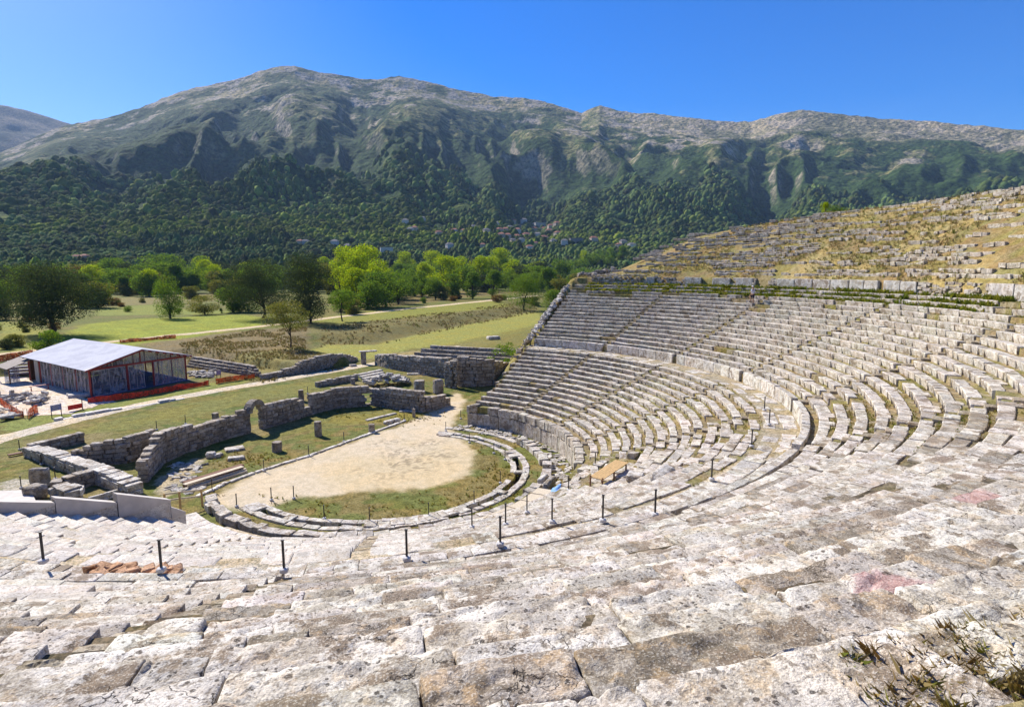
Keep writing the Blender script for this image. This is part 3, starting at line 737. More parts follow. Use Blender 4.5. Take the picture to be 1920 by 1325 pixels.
for j in range(1, UN+1):
    rf = ufront(j)
    sk = lambda t, j=j: 1. if corner(ufront(j)+.4, t) < .75 else .025 if t < -60 else .01+(.10 if j > 13 else .02)+(.10 if -58 < t < -25 and j > 10 else 0)
    def po(a, b, j=j, rf=rf, sk=sk):
        h2, l2 = cut(50.6, -124, a, b, rf)
        A_ = arc_blocks(rf, utop(j), .6*UT, UR+.14, [(h2, l2)], *((.9, 2.2) if a < -45 else (1.0, 2.5)), full_u, seed=60+j*13+int(a+200), tintf=tl, zj=.026 if a < -45 else .014, rj=.04 if a < -45 else .016, skip=sk)
        lo_ = min(h2, -52.); B_ = arc_blocks(rf+.57*UT, utop(j)-.11, .44*UT, .3, [(lo_, l2)], .6, 1.8, lambda t, r: UT*r.uniform(.38, .46), seed=560+j*13+int(a+200), zj=.018, rj=.02, lipd=0, skip=.02) if lo_ > l2+1 else []
        return A_+[(v, f, c, a_+1000, h_) for v, f, c, a_, h_ in B_]
    wedge_rows(WU, po, [M['stone'], M['stone_new'], M['stone_lichen']], lambda a, j=j: 2 if a > 500 or (-99 < a < -45 and hsh(round(a, 2)*7.3, j) < .17) else int(a < -99-6*hsh(round(a, 1), j)))
def stairs(angs, fr, tp, n0, n1, tread, riser, hi, lo, half, seed, bank):
    kk = 0
    for s in sorted(angs, reverse=True):
        if s > hi or s < lo: continue
        allp = []
        for i in range(n0, n1):
            rf = fr(i)
            if not seen(np.array([rf*math.cos(R(s)), rf*math.sin(R(s)), tp(i)])[None])[0]: continue
            for a, z in ((rf-.46*tread, tp(i)-riser*.78), (rf+.06, tp(i)-.32)):
                g = math.degrees((half+.03)/a)
                allp += arc_blocks(a, z, .5*tread, .4, [(s+g, s-g)], 1.2, 1.4, lambda t, r: .52*tread, seed=seed+i, lipd=.0, zj=.02, rj=.02)
        if not allp: continue
        V, F, C, A, S = join(allp); mk('stairway', V, F, M['stone'], None, False, {'tint': C*np.array([.62, .57, .48])}, ('narrow sunken stairway climbing the %s bank, %s from the far right end' % (bank, nth(kk)), 'stairway', 'stairways between the wedges')); kk += 1  # steps tinted dark to paint the shadowed notches between the wedges
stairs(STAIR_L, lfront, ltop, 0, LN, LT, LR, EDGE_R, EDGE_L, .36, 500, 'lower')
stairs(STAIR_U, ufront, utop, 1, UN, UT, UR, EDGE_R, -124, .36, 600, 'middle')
pw = []
for k in range(2): pw += arc_blocks(31.92+1.12*k, ZWALK+.03, 1.1, .3, [(-50, -124)], .8, 1.7, lambda t, r: 1.09, seed=640+k, lipd=0, zj=.015, rj=.01, ro=.02)
for k in range(2): pw += arc_blocks(31.95+1.1*k, ZWALK+.015, 1.0, .3, [(50, -50)], .6, 1.6, lambda t, r: r.uniform(.7, 1.05), seed=650+k, lipd=0, zj=.02, rj=.05, ro=.03, skip=.38)
V, F, C, A, S = join(pw); mk('walkway_paving', V, F, M['stone'], None, False, {'tint': C*1.05}, ('pale worn paving slabs of the broad walkway between the two banks', 'paving'))

# walls that carry the banks
def curved_wall(name, r, z0, z1, hi, lo, thick, courses, lmin, lmax, thing_, mat='stone', gaps=(), half=.36, ragged=0, seed=0, ro=.02, tint=1.):
    t = thing_[0] if isinstance(thing_, tuple) and not isinstance(thing_[0], str) else None
    parts = []; h = (z1-z0)/courses; rng = random.Random(seed)
    for k in range(courses):
        zt = z0+h*(k+1)
        sp = spans_of(hi, lo, gaps, r, half)
        parts += arc_blocks(r, zt+.02*(k == courses-1), thick, h+.02, sp, lmin, lmax, seed=seed+k, lipd=0, zj=.012 if not ragged else .03, rj=.015+.03*ragged, ro=ro, skip=(lambda a, k=k: ragged*(k+1)/courses))
    V, F, C, A, S = join(parts)
    return mk(name, V, F, M[mat], None, False, {'tint': C*tint}, thing_)
curved_wall('retaining_wall', URF, ZWALK-.1, ZC+.16, 50.4, -124, .5, 1, 1.1, 2.1, ('low kerb-like wall of long blocks along the walkway between the two banks', 'wall'), gaps=STAIR_U, seed=300, ro=.012)
a1 = arc_blocks(17.797, 1.55, .5, 1.65, [(54.6, -24)], .7, 1.5, seed=311, lipd=0, zj=.03, rj=.02, tilt=.01, ro=.03)
a2 = arc_blocks(17.78, 2.42, .75, .84, [(54.8, -27)], .5, 1.2, seed=312, lipd=0, zj=.05, rj=.05, tilt=.02, ro=.045, skip=.04)
V, F, C, A, S = join(a1+a2)
mk('arena_wall', V, F, M['stone'], None, False, {'tint': C*np.array([.88, .86, .82])}, ('tall curved wall of upright slabs facing the orchestra below the seats', 'wall'))
# upright slabs at the top of the middle bank
DSP = [(37.5, 36), (30.5, 27.5), (25.5, 22.4), (21.4, 18.5), (14.4, 11.6), (11.5, 8.8), (8.6, 6.0), (5.9, 3.2), (3.0, .9), (.8, -1.2), (-2.0, -4.3), (-4.4, -6.6), (-16, -19), (-19.1, -22)]
dr_ = []
for k in range(5): dr_ += arc_blocks(RD+.05+.03*k, ZD0+.27*(k+1)-.1, .5, .3, [(48, 30), (22.4, 18), (16, 14), (-6.6, -30)], .3, .8, seed=331+k, lipd=0, zj=.05, rj=.06, tilt=.04, ro=.04, skip=.04+.09*k)
V2, F2, C2, A2, S2 = join(dr_)
orth = thing('slab_wall', 'long wall of upright grey slabs and rubble below the overgrown top bank', 'wall')
for q_, sp_ in enumerate(DSP):
    pz = arc_blocks(RD, ZD1+.03*math.sin(q_*2.7), .35, 1.5, [sp_], 4, 5, seed=321+q_, lipd=0, zj=.01, rj=.01, ro=.012)
    if pz: V, F, C, A, S = join(pz); mk('slab', V, F, M['stone'], orth, False, {'tint': C*np.array([.86, .88, .92])})
mk('rubble_infill', V2, F2, M['stone_dark'], orth, False, {'tint': C2*1.25})

# the hillside that carries the top bank, and the terrace round the viewer
def cav_prof(r): return np.interp(r, [17, 19, 31.7, 34, 34.2, 50.5, 51.7, 52.2], [2.3, 2.7, 7.6, 7.7, 8.5, 15.9, 16.0, 17.0])
def hill_z(r, th, smooth=False):
    zrim = np.interp(th, [-180, -100, -80, -60, -10, 9, 20, 28, 36, 43.5, 50, 52], [15.2, 15.6, 16.4, 26, 27.2, 26.5, 26.2, 25.2, 24.1, 20.6, 17.2, 16.9])
    u = np.clip((r-52)/15., 0, 1)
    z = 16.95+(zrim-16.95)*u**.95-.22*np.clip(r-70, 0, 300)
    z = np.where(r < 51.95, cav_prof(r)-1.2, z)
    d = r*np.sin(np.radians(np.clip(th-51.2, 0, 85)))
    ze = np.where(r < 52.2, cav_prof(r)-.25, np.maximum(16.9-.12*np.clip(r-54, 0, 300), 1))
    ze = np.where(r < 45, -.6+(ze+.6)*ss(33.5, 42, r), ze)
    zo = np.where(th > 51.2, ze-1.3*np.clip(d-.6, 0, 999), z)
    z = np.where(th > 51.2, zo, z)
    return np.maximum(z, -.6)
rh = np.concatenate([np.arange(24, 51.9, .6), [51.93, 51.97], np.arange(52.2, 76, .35), np.arange(77, 170, 3.)]); thh = np.arange(-182, 125, .45)
R2, T2 = np.meshgrid(rh, thh, indexing='ij'); tr2 = np.radians(T2); HX = R2*np.cos(tr2); HY = R2*np.sin(tr2); HZ = hill_z(R2, T2)
HZ += (.35*(fbm(HX*.35, HY*.35, s=120, o=4)-.5)+.22*(fbm(HX*1.3, HY*1.3, s=121, o=3)-.5))*ss(51.9, 53, R2)*ss(-75, -60, T2)+.25*(fbm(HX*.5, HY*.5, s=122, o=3)-.5)*(T2 > 52)
m1 = fbm(HX*.22, HY*.22, s=123, o=4); m2 = fbm(HX*.8, HY*.8, s=124, o=4); m3 = fbm(HX*.1, HY*.1, s=125, o=3)
c = np.array([.255, .205, .105])*np.ones(HX.shape+(1,))
c = lerpc(c, ss(.48, .58, m1)*.7, (.23, .165, .085)); c = lerpc(c, ss(.50, .58, m2)*.6, (.22, .215, .07)); c = lerpc(c, ss(.55, .66, m3)*.6, (.38, .31, .15))
c = lerpc(c, ss(51.5, 54, T2)*.6, (.20, .19, .06))
fk = ~((R2 < 50) & (T2 < 50.5)) & ~((HZ < -.4) & (T2 > 50)); Fh = grid_faces(len(rh), len(thh)); Fh = Fh[fk.ravel()[Fh].all(1)]
mk('hillside', np.stack([HX, HY, HZ], -1).reshape(-1, 3), Fh[:, ::-1], M['earth'], smooth=True, cols={'col': c.reshape(-1, 3)}, kind='structure')
for k in range(26):
    rf = 52.8+.57*k; spans = [(49-.28*k, -16)]
    def sk(t, k=k):
        x = rf*math.cos(R(t)); y = rf*math.sin(R(t))
        q = float(fbm(np.array([x*.16]), np.array([y*.16]), s=130, o=3)[0])+.20*(hsh(k*3.1, 0)-.5)+.16*(float(ss(10, -8, t)))
        if abs((t-2) % 20.5-10) < .5: return .85
        return .10 if q < .48 else (.22 if q < .56 else .62)
    zz = lambda: None
    # height follows the hillside block by block
    rng = np.random.default_rng(700+k); parts = []
    a = spans[0][0]
    while a > spans[0][1]:
        run = rng.uniform(2., 8.); da = math.degrees(run/rf); m = a-da/2
        if rng.random() > sk(m):
            z = float(hill_z(np.array([rf+.3]), np.array([m]))[0])
            parts += arc_blocks(rf+rng.normal(0, .05), z+.10+rng.uniform(0, .13), .42, .4, [(a, a-da+.05)], .5, 1.5, seed=int(rng.integers(1e6)), zj=.05, rj=.07, tilt=.04, lipd=.05, ro=.05, skip=.12)
        a -= da
    if parts:
        V, F, C, A, S = join(parts); mk('seat_row', V, F, M['stone'], upper, False, {'tint': C*np.array([.93, .90, .86])})
# broken outer edge of the banks
def rubble_pile(name, label, cat, pts, size, seed, mat='stone', group=None, parent=None, nxyz=(4, 3, 3)):
    rng = np.random.default_rng(seed); n = len(pts); pts = np.asarray(pts, float)
    sz = np.asarray(size)[None]*rng.uniform(.55, 1.35, (n, 3)); ang_ = rng.uniform(0, 6.28, n); tl_ = rng.normal(0, .18, (n, 2))
    T = box_template(*nxyz, edge=.12)
    def place(W):
        x, y, z = W[..., 0], W[..., 1], W[..., 2]; z = z+x*tl_[:, :1]+y*tl_[:, 1:]
        ca, sa = np.cos(ang_)[:, None], np.sin(ang_)[:, None]
        return np.stack([x*ca-y*sa+pts[:, None, 0], x*sa+y*ca+pts[:, None, 1], z+pts[:, None, 2]+sz[:, None, 2]*.3], -1)
    V, F = stone_blocks(T, sz, place, np.full(n, min(size)*.28), .04, 2.2, seed=seed % 5)
    t = rng.uniform(.75, 1.1, n)[:, None]*np.ones(3)
    return mk(name, V, F, M[mat], parent, False, {'tint': np.repeat(t, len(T[0]), 0)}, (label, cat, group) if label else None)
rng = np.random.default_rng(5); pts = []
for q in range(150):
    r = rng.uniform(34.5, 52); t = 51.3+abs(rng.normal(0, 1.1))+.8*max(0, (r-44)/8); d = r*math.sin(R(max(0, t-51.2)))
    pts.append((r*math.cos(R(t)), r*math.sin(R(t)), cav_prof(r)-.1-1.3*max(0, d-.6)))
rubble_pile('rubble_edge', 'tumbled stone edging where the middle bank ends above the valley', 'rubble', pts, (.8, .55, .35), 41)
pts = []
for k in range(14):                                        # stepped footing beyond the edge
    for q in range(5):
        r = 37.5+k*.62; d = .9+q*.8+rng.normal(0, .1); t = 51.2+math.degrees(d/r)
        pts.append((r*math.cos(R(t)), r*math.sin(R(t)), cav_prof(r)-.25-1.3*max(0, d-.6)))
rubble_pile('stepped_footing', 'small flight of rough stone steps on the slope outside the end of the banks', 'steps', pts, (.95, .5, .3), 43, 'stone_dark')
pts = []
for q in range(60):
    r = rng.uniform(54, 61); t = 48.5+rng.normal(0, .8)-.25*(r-54)+1.5; pts.append((r*math.cos(R(t)), r*math.sin(R(t)), float(hill_z(np.array([r]), np.array([t]))[0])+rng.uniform(0, .5)))
rubble_pile('rock_outcrop', 'dark broken rocks on the crest at the far end of the top bank', 'rocks', pts, (1.0, .8, .7), 44, 'stone_dark')
# side wall under the end of the banks
MBw = []
for k in range(9):
    zt = .85*(k+1)
    r0 = 17.9 if k < 3 else np.interp(zt+.3, [2.3, 2.7, 7.6, 7.7, 8.5, 15.9], [17.9, 19, 31.7, 33, 34.2, 50.5])
    MBw.append((r0, zt))
mb = MB()
for r0, zt in MBw:
    a = r0
    while a < 36:
        L = random.uniform(.8, 1.5); mb.box(((a+L/2)*math.cos(R(51.6)), (a+L/2)*math.sin(R(51.6)), zt-.425), (L-.02, .55+random.uniform(-.05, .05), .83), R(51.6), col=(1, 1, 1)); a += L
mb.build('end_wall', M['stone_dark'], thing=('masonry side wall closing the end of the seat banks by the grassy passage', 'wall'))
# ------------------------------------------------------------------ round the orchestra
def ring_blocks(name, r, spans, depth, height, ztop, lmin, lmax, thing_, mat='stone', ro=.03, zj=.03, rj=.03, tilt=.02, skip=.03, seed=0, tint=1., parent=None):
    parts = arc_blocks(r, 0, depth, height, spans, lmin, lmax, seed=seed, lipd=0, zj=zj, rj=rj, tilt=tilt, ro=ro, skip=skip, cull=False, lod_scale=1.6)
    V, F, C, A, S = join(parts); V = V+np.array([OC[0], OC[1], ztop])
    return mk(name, V, F, M[mat], parent, False, {'tint': C*tint}, thing_)
drain = thing('stone_drain', 'curved open stone gutter ringing the sandy circle', 'drain')
ring_blocks('inner_kerb', 11.45, [(60, -24), (-28, -150)], .56, .35, .10, .8, 1.6, None, seed=401, parent=drain, skip=.06)
ring_blocks('outer_kerb', 12.56, [(60, -150)], .62, .35, .12, .8, 1.8, None, seed=402, parent=drain, tint=1.02, skip=.03)
for q_, sp_ in enumerate([(12, 2), (-17, -20), (-41, -44), (-62, -99), (-125, -129), (-142, -150), (62, 53)]): ring_blocks('cover_slab', 11.75, [sp_], 1.1, .2, .16, .7, 1.1, None, seed=403+q_*31, parent=drain, skip=0)
ring_blocks('stone_kerb', 14.35, [(20, -48), (-50, -162)], .85, .75, .52, .8, 1.5, ('ring of heavy rough kerb stones outside the gutter', 'kerb'), ro=.07, zj=.06, rj=.09, tilt=.05, seed=405, tint=.92)
ring_blocks('stone_kerb', 14.4, [(62, 22)], .6, .4, .14, .9, 1.8, ('flush pale kerb stones curving through the grass below the upright slab wall', 'kerb'), seed=406)
pv = arc_blocks(15.3, .70, 1.55, .4, [(-62, -84), (-84, -150)], .75, .8, lambda t, r: 1.55, seed=407, lipd=0, zj=.006, rj=.01, ro=.006, cull=False)
V, F, C, A, S = join(pv); mk('stone_paving', V, F, M['stone_new'], None, False, {'tint': C*1.12}, ('new white paving slabs laid in a curve in front of the restored seats', 'paving'))
# rubble and fallen blocks between kerb and wall
rng = np.random.default_rng(8)
pts = []
for q in range(230):
    r = rng.uniform(15.4, 17.6); t = rng.uniform(-24, 58); pts.append((r*math.cos(R(t)), r*math.sin(R(t)), rng.uniform(-.04, .03)))
rubble_pile('stone_rubble', 'flat broken stones lying in the dry grass at the foot of the slab wall', 'rubble', pts, (.55, .4, .16), 45)

mb = MB()                                                   # timber walkway on the arc
for k in range(30):
    t = -37-k*1.03; r = 16.3
    mb.box((r*math.cos(R(t)), r*math.sin(R(t)), .86), (1.75, .29, .05), R(t), col=np.array([1, 1, 1])*random.uniform(.75, 1.1))
for r in (15.6, 17.0): 
    mb.tube([(r*math.cos(R(t)), r*math.sin(R(t)), .80) for t in np.linspace(-37, -67, 16)], .06, 5)
for t in (-41, -47, -53, -60): mb.box((16.3*math.cos(R(t)), 16.3*math.sin(R(t)), .91), (1.9, .09, .06), R(t+4), col=(1.5, 1.4, 1.2))
mb.build('timber_walkway', M['wood_pale'], thing=('temporary boarded walkway of pale timber in front of the rubble seats', 'walkway'))
mb = MB()
c0 = surf_pt(1142, 900, .75); ax = np.array([19.6, -11.0])-np.array([15.1, -14.7]); L = np.linalg.norm(ax); rz = math.atan2(ax[1], ax[0])
for k in range(6): mb.box(c0+np.array([-math.sin(rz), math.cos(rz), 0])*(k-2.5)*.165, (L*.62, .15, .05), rz, tilt=(0, R(-3), 0), col=np.array([1, 1, 1])*random.uniform(.85, 1.15))
pl = thing('wooden_platform', 'yellowish boarded platform on trestle legs among the broken seats', 'platform')
mb.build('deck', M['wood_new'], pl)
for sx in (-1, -.1, .9):
    for sy in (-1, 1):
        m2 = MB(); b = c0+np.array([math.cos(rz), math.sin(rz), 0])*sx*L*.30+np.array([-math.sin(rz), math.cos(rz), 0])*sy*.45
        m2.beam(b+np.array([0, 0, -1.5]), b, .09, .09); m2.build('leg', M['wood_brown'], pl)
# crumpled blue sheet
def cloth(name, c, sx, sy, amp, mat, thing_, seed, z0=0, n=26):
    u, v = np.meshgrid(np.linspace(-1, 1, n), np.linspace(-1, 1, n), indexing='ij')
    a = np.arctan2(v, u); rr_ = np.maximum(abs(u), abs(v))*(1+.25*(fbm(np.cos(a)*2+5, np.sin(a)*2+5, s=seed, o=2)-.5))
    X = c[0]+sx*rr_*np.cos(a); Y = c[1]+sy*rr_*np.sin(a)
    Z = c[2]+z0+amp*(1-rr_**2).clip(0, 1)+amp*1.3*abs(fbm(X*1.6, Y*1.6, s=seed+1, o=3)-.5)*2*(1-rr_**3).clip(.1, 1)
    V = np.stack([X, Y, Z], -1).reshape(-1, 3); F = grid_faces(n, n)[:, ::-1]
    V2 = V-np.array([0, 0, .03]); m = len(V)
    return mk(name, np.concatenate([V, V2]), [F, F[:, ::-1]+m], mat, smooth=True, thing=thing_)
cloth('tarpaulin', P(1054, 921, .9), .95, .8, .4, M['tarp_blue'], ('crumpled blue plastic sheet beside large dark blocks', 'tarpaulin'), 5)
def one_block(name, c, size, rz, label, cat='stone block', mat='stone', group=None, tilt=(0, 0), tint=1., loc0=True, ro=.035):
    T = box_template(10, 7, 6, edge=.08); size = np.array([size], float)
    t = rotm(tilt[0], tilt[1], rz)
    V, F = stone_blocks(T, size, lambda W: (W+np.array([0, 0, size[0, 2]/2]))@t.T, [min(size[0])*.16], ro, 1.9, seed=int(abs(c[0]*7)) % 6)
    return mk(name, V, F, M[mat], None, False, {'tint': np.ones((len(V), 3))*tint}, (label, cat, group), loc=tuple(c))
one_block('stone_block', P(1030, 912, .5)-np.array([0, 0, .1]), (2.2, .55, .75), R(-125), 'long dark block lying just left of the blue plastic sheet', mat='stone_dark')
one_block('stone_block', P(1018, 900, .4)-np.array([0, 0, .1]), (1.7, .5, .5), R(-125), 'paler long block behind the block beside the blue plastic sheet')
one_block('stone_block', surf_pt(1240, 895, -.1), (1.9, .8, .6), R(35), 'big tilted loose block with a dark end lying across broken seats', tilt=(.25, -.12))
one_block('stone_block', surf_pt(1190, 898, -.1), (1.5, 1.0, .45), R(60), 'pale square loose block next to the boarded platform', tilt=(.1, .1))

# ------------------------------------------------------------------ rope posts
pp_ = thing('barrier_post', 'x', 'post', group='slim dark barrier posts on concrete feet')
m = MB(); m.beam((0, 0, .1), (0, 0, 1.06), .066, .05); m.box((0, 0, 1.075), (.10, .075, .03)); m.build('pole', M['metal_dark'], pp_)
T = box_template(4, 4, 3, edge=.1); V, F = stone_blocks(T, [[.32, .32, .17]], lambda W: W+np.array([0, 0, .075]), [.05], .008, 3.)
mk('foot', V, F, M['concrete'], pp_, False, {'tint': np.ones((len(V), 3))})
def seat_z(r, t): return float(cavea_z(np.array([r]), np.array([t]))[0])
POSTS = []
for x, y in [(82, 1055), (303, 1071), (533, 1072), (763, 1050), (938, 1023), (1130, 978), (1228, 967)]: POSTS.append((P(x, y, ZC+.2), 'on the coping above the broad walkway'))
for x, y in [(1334, 900), (1409, 838), (1433, 770), (1442, 797)]: POSTS.append((surf_pt(x, y), 'along the broad walkway'))
for x, y in [(885, 990), (948, 985), (988, 962), (1035, 980), (1066, 920), (1116, 872)]: POSTS.append((surf_pt(x, y), 'among the lower seats'))
for x, y in [(444, 950), (509, 938), (551, 935), (608, 973), (693, 978), (804, 968), (889, 945), (938, 906), (947, 862), (926, 850), (880, 830), (836, 808), (864, 785), (398, 920), (495, 883), (579, 855), (645, 828), (758, 788)]: POSTS.append((P(x, y, .02), 'round the sandy circle'))
for x, y in [(37, 843), (67, 863), (78, 871), (112, 880), (40, 915), (59, 911), (104, 898), (294, 806), (348, 795), (577, 738)]: POSTS.append((P(x, y, g1(*P(x, y)[:2])+.02), 'round the ruined rooms'))
_cnt = {}
for i, (p, wh) in enumerate(sorted(POSTS, key=lambda q: proj(q[0][None])[0][0])):
    k = _cnt.get(wh, 0); _cnt[wh] = k+1
    lab = 'slim dark barrier post %s, %s from the left there' % (wh, nth(k))
    rz = YAW*-1+random.uniform(-.4, .4)
    if i == 0: pp_.location = p; pp_.rotation_euler = (0, 0, rz); pp_['label'] = lab
    else: dup(pp_, p, rz, None, lab)

# ------------------------------------------------------------------ masonry ruins
def ashlar(name, base, tops, label, thick=.7, ch=.42, lmin=.6, lmax=1.3, mat='stone_dark', seed=0, z0=-.15, jit=.10, cap=True, openings=(), cat='wall', tint=1., parent=None, sub=None):
    """ruined wall of squared blocks. base: [(x,y)], tops: height at each vertex"""
    rng = np.random.default_rng(900+seed); base = np.array(base, float)[:, :2]; tops = np.array(tops, float)
    seg = np.hypot(*np.diff(base, axis=0).T); S = np.r_[0, np.cumsum(seg)]
    pos = []; size = []; rz = []; tn = []; n = int(math.ceil((tops.max()-z0)/ch))+1
    for k in range(n):
        s = -rng.uniform(0, .5*lmin)
        while s < S[-1]-.08:
            L = rng.uniform(lmin, lmax); m = min(max(s+L/2, .05), S[-1]-.05); zt = z0+ch*(k+1)
            a0 = max(s, 0); a1_ = min(s+L, S[-1]); L2 = a1_-a0; s += L; m = (a0+a1_)/2
            if L2 < .15: continue
            h = np.interp(m, S, tops)+rng.uniform(-jit, jit)
            if zt-ch > h-.12: continue
            hh = ch if zt <= h+.12 else max(.15, h-(zt-ch))
            if any(o0-.01 < m < o1+.01 and zt-ch*.6 < oz1 and zt-.1 > oz0 for o0, o1, oz0, oz1 in openings): continue
            i = min(int(np.searchsorted(S, m, side='right'))-1, len(seg)-1); f = (m-S[i])/seg[i]; q = base[i]*(1-f)+base[i+1]*f; d = (base[i+1]-base[i])/seg[i]
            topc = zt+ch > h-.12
            pos.append((q[0]+rng.normal(0, .025), q[1]+rng.normal(0, .025), zt-ch+hh/2)); size.append((L2-.015, thick*(rng.uniform(.85, 1.2) if topc else rng.uniform(.95, 1.05)), hh-.012)); rz.append(math.atan2(d[1], d[0])+rng.normal(0, .02+.05*topc)); tn.append((1.3 if topc else 1.)*rng.uniform(.75, 1.12))  # top course tinted lighter: the sunlit wall top put into colour
    pos = np.array(pos); size = np.array(size); rz = np.array(rz); T = box_template(4, 3, 3, edge=.1)
    def place(W):
        c_, s_ = np.cos(rz)[:, None], np.sin(rz)[:, None]
        return np.stack([W[..., 0]*c_-W[..., 1]*s_+pos[:, None, 0], W[..., 0]*s_+W[..., 1]*c_+pos[:, None, 1], W[..., 2]+pos[:, None, 2]], -1)
    V, F = stone_blocks(T, size, place, np.full(len(pos), .035), .028, 2.1, seed=seed % 7)
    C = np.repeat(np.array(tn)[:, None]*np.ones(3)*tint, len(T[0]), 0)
    return mk(name, V, F, M[mat], parent, False, {'tint': C}, (label, cat) if label else None)
def wpx(pts): return [P(x, y, 0.)[:2] for x, y, t in pts], [hz(P(x, y, 0.), t) for x, y, t in pts]
# the long curved stage wall: four stretches
b, t = wpx([(268, 905, 868), (285, 885, 838), (302, 868, 812), (345, 848, 796), (366, 842, 799), (400, 829, 789), (440, 817, 777), (462, 812, 764), (471, 811, 760)])
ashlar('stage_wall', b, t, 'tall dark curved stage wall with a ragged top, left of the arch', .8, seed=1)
b, t = wpx([(489, 804, 762), (500, 801, 758), (533, 792, 750), (560, 784, 744), (567, 781, 765), (582, 777, 762)])
ashlar('stage_wall', b, t, 'stretch of dark stage wall just right of the arch', .8, seed=2)
b, t = wpx([(582, 777, 740), (600, 771, 735), (630, 765, 727), (665, 762, 722), (682, 761, 724), (699, 759, 727), (720, 762, 728), (749, 767, 729), (790, 772, 733), (797, 772, 735)])
sw = thing('stage_wall', 'angled dark stage wall pierced by a low square doorway', 'wall')
S_ = np.r_[0, np.cumsum(np.hypot(*np.diff(np.array(b), axis=0).T))]
ashlar('masonry', b, t, None, .8, seed=3, openings=[(S_[4], S_[5], .35, 1.75)], parent=sw)
mb = MB(); q0 = (np.array(b[4])+np.array(b[5]))/2; dv = np.array(b[5])-np.array(b[4]); mb.box((q0[0], q0[1], 1.98), (np.linalg.norm(dv)+.9, .82, .4), math.atan2(dv[1], dv[0])); mb.build('lintel', M['stone_dark'], sw)
b, t = wpx([(795, 771, 743), (812, 767, 741), (830, 762, 741), (841, 759, 745)])
ashlar('low_wall', b, t, 'low stub wall continuing the stage wall towards the seats', .8, seed=4)
# the arch
aL, aR = P(471, 811, 0), P(488, 804, 0); mid = (aL+aR)/2; dv = aR-aL; rz = math.atan2(dv[1], dv[0]); Ls = np.linalg.norm(dv[:2])
arch = MB(); ri, ro_, spring = Ls/2+.05, Ls/2+.62, hz(aL, 768)
for k in range(11):
    a0, a1_ = math.pi*k/11, math.pi*(k+1)/11-.02; V = []
    for yy in (-.42, .42):
        for rr_, aa in ((ri, a0), (ro_, a0), (ro_, a1_), (ri, a1_)):
            V.append((rr_*math.cos(aa), yy, spring-.35+rr_*math.sin(aa)*.95))
    V = np.array(V)@rotm(0, 0, rz).T+mid
    arch.add(V, np.array([[0, 1, 2, 3], [7, 6, 5, 4], [0, 4, 5, 1], [1, 5, 6, 2], [2, 6, 7, 3], [3, 7, 4, 0]]), np.ones(3)*random.uniform(.8, 1.05))
arch.build('stone_arch', M['stone_dark'], thing=('round-headed stone arch standing over a gap in the stage wall', 'arch'))
# left rooms
b, t = wpx([(55, 853, 836), (100, 842, 824), (135, 833, 814), (156, 828, 811)])
ashlar('room_wall', b, t, 'low outer wall of the ruined rooms, farthest left and nearest the path', .8, seed=6)
b, t = wpx([(57, 852, 836), (90, 864, 842), (115, 874, 851), (152, 887, 864), (180, 898, 873), (215, 912, 884), (255, 928, 908)])
ashlar('room_wall', b, t, 'broad low wall of big rounded blocks running down towards the white parapet', 1.3, .55, .9, 1.6, 'stone', seed=7, tint=.85)
b, t = wpx([(140, 872, 842), (180, 872, 832), (240, 866, 820), (292, 850, 805)])
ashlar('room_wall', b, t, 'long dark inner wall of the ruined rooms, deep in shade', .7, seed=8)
b, t = wpx([(98, 925, 903), (130, 920, 892), (156, 912, 884), (186, 903, 878)])
ashlar('room_wall', b, t, 'dark thick wall with a flat lit top, nearest the upright stone', .9, seed=9)
b, t = wpx([(112, 930, 908), (135, 938, 912), (158, 934, 915)])
ashlar('room_wall', b, t, 'short squat block of masonry just above the white parapet', 1.3, .55, .8, 1.3, 'stone', seed=10, tint=.85)
b, t = wpx([(166, 945, 934), (210, 932, 922), (258, 920, 909)])
ashlar('room_wall', b, t, 'thin low wall slanting up from behind the white parapet', .35, .35, seed=11, mat='stone', tint=.9)
p = P(77, 912, 0); one_block('standing_stone', p, (1.5, .6, hz(p, 877)), R(-10), 'upright dark slab with a rounded top behind the left rooms', 'standing stone', 'stone_dark')
p = P(69, 934, 0); one_block('stone_block', p, (1.5, 1.2, hz(p, 909)), R(-20), 'squat rounded block in front of the upright slab', 'stone block', 'stone_dark')
# right of the stage: walls of the passage
b, t = wpx([(708, 684, 664), (730, 690, 664), (770, 697, 667), (800, 703, 668), (846, 709, 671)])
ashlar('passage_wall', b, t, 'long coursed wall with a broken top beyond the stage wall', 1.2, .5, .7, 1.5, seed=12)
b, t = wpx([(838, 725, 680), (850, 727, 676), (858, 727, 672)])
ashlar('wall_pier', b, t, 'rough pier of masonry projecting between the two passage walls', 1.2, .5, .6, 1.1, seed=13, cat='pier')
b, t = wpx([(858, 724, 668), (890, 724, 671), (925, 722, 675), (955, 712, 680), (985, 690, 672)])
ashlar('passage_wall', b, t, 'high shaded wall under the stepped rows, next to the seats', .9, .55, 1.0, 1.9, seed=14)
st = thing('stadium_steps', 'stepped rows of long grey blocks behind the passage walls', 'steps')
for k, ((xa, ya), (xb, yb), zt) in enumerate([((772, 671), (985, 682), 2.5), ((777, 668), (990, 674), 3.1), ((792, 663), (990, 668), 3.8), ((806, 659), (985, 663), 4.4)]):
    A = P(xa, ya, 0); zt = 1.9+.62*k
    pa, pb = P([772, 778, 790, 807][k], [667, 660, 653, 647][k], zt), P(986, [681, 672, 664, 656][k], zt)
    ashlar('step_row', [pa[:2], pb[:2]], [zt, zt], None, .75, .31, .9, 1.9, z0=zt-.93, jit=.03, seed=20+k, parent=st, tint=.9)
b, t = wpx([(556, 700, 681), (590, 695, 670), (617, 690, 663), (647, 682, 664), (668, 676, 671)])
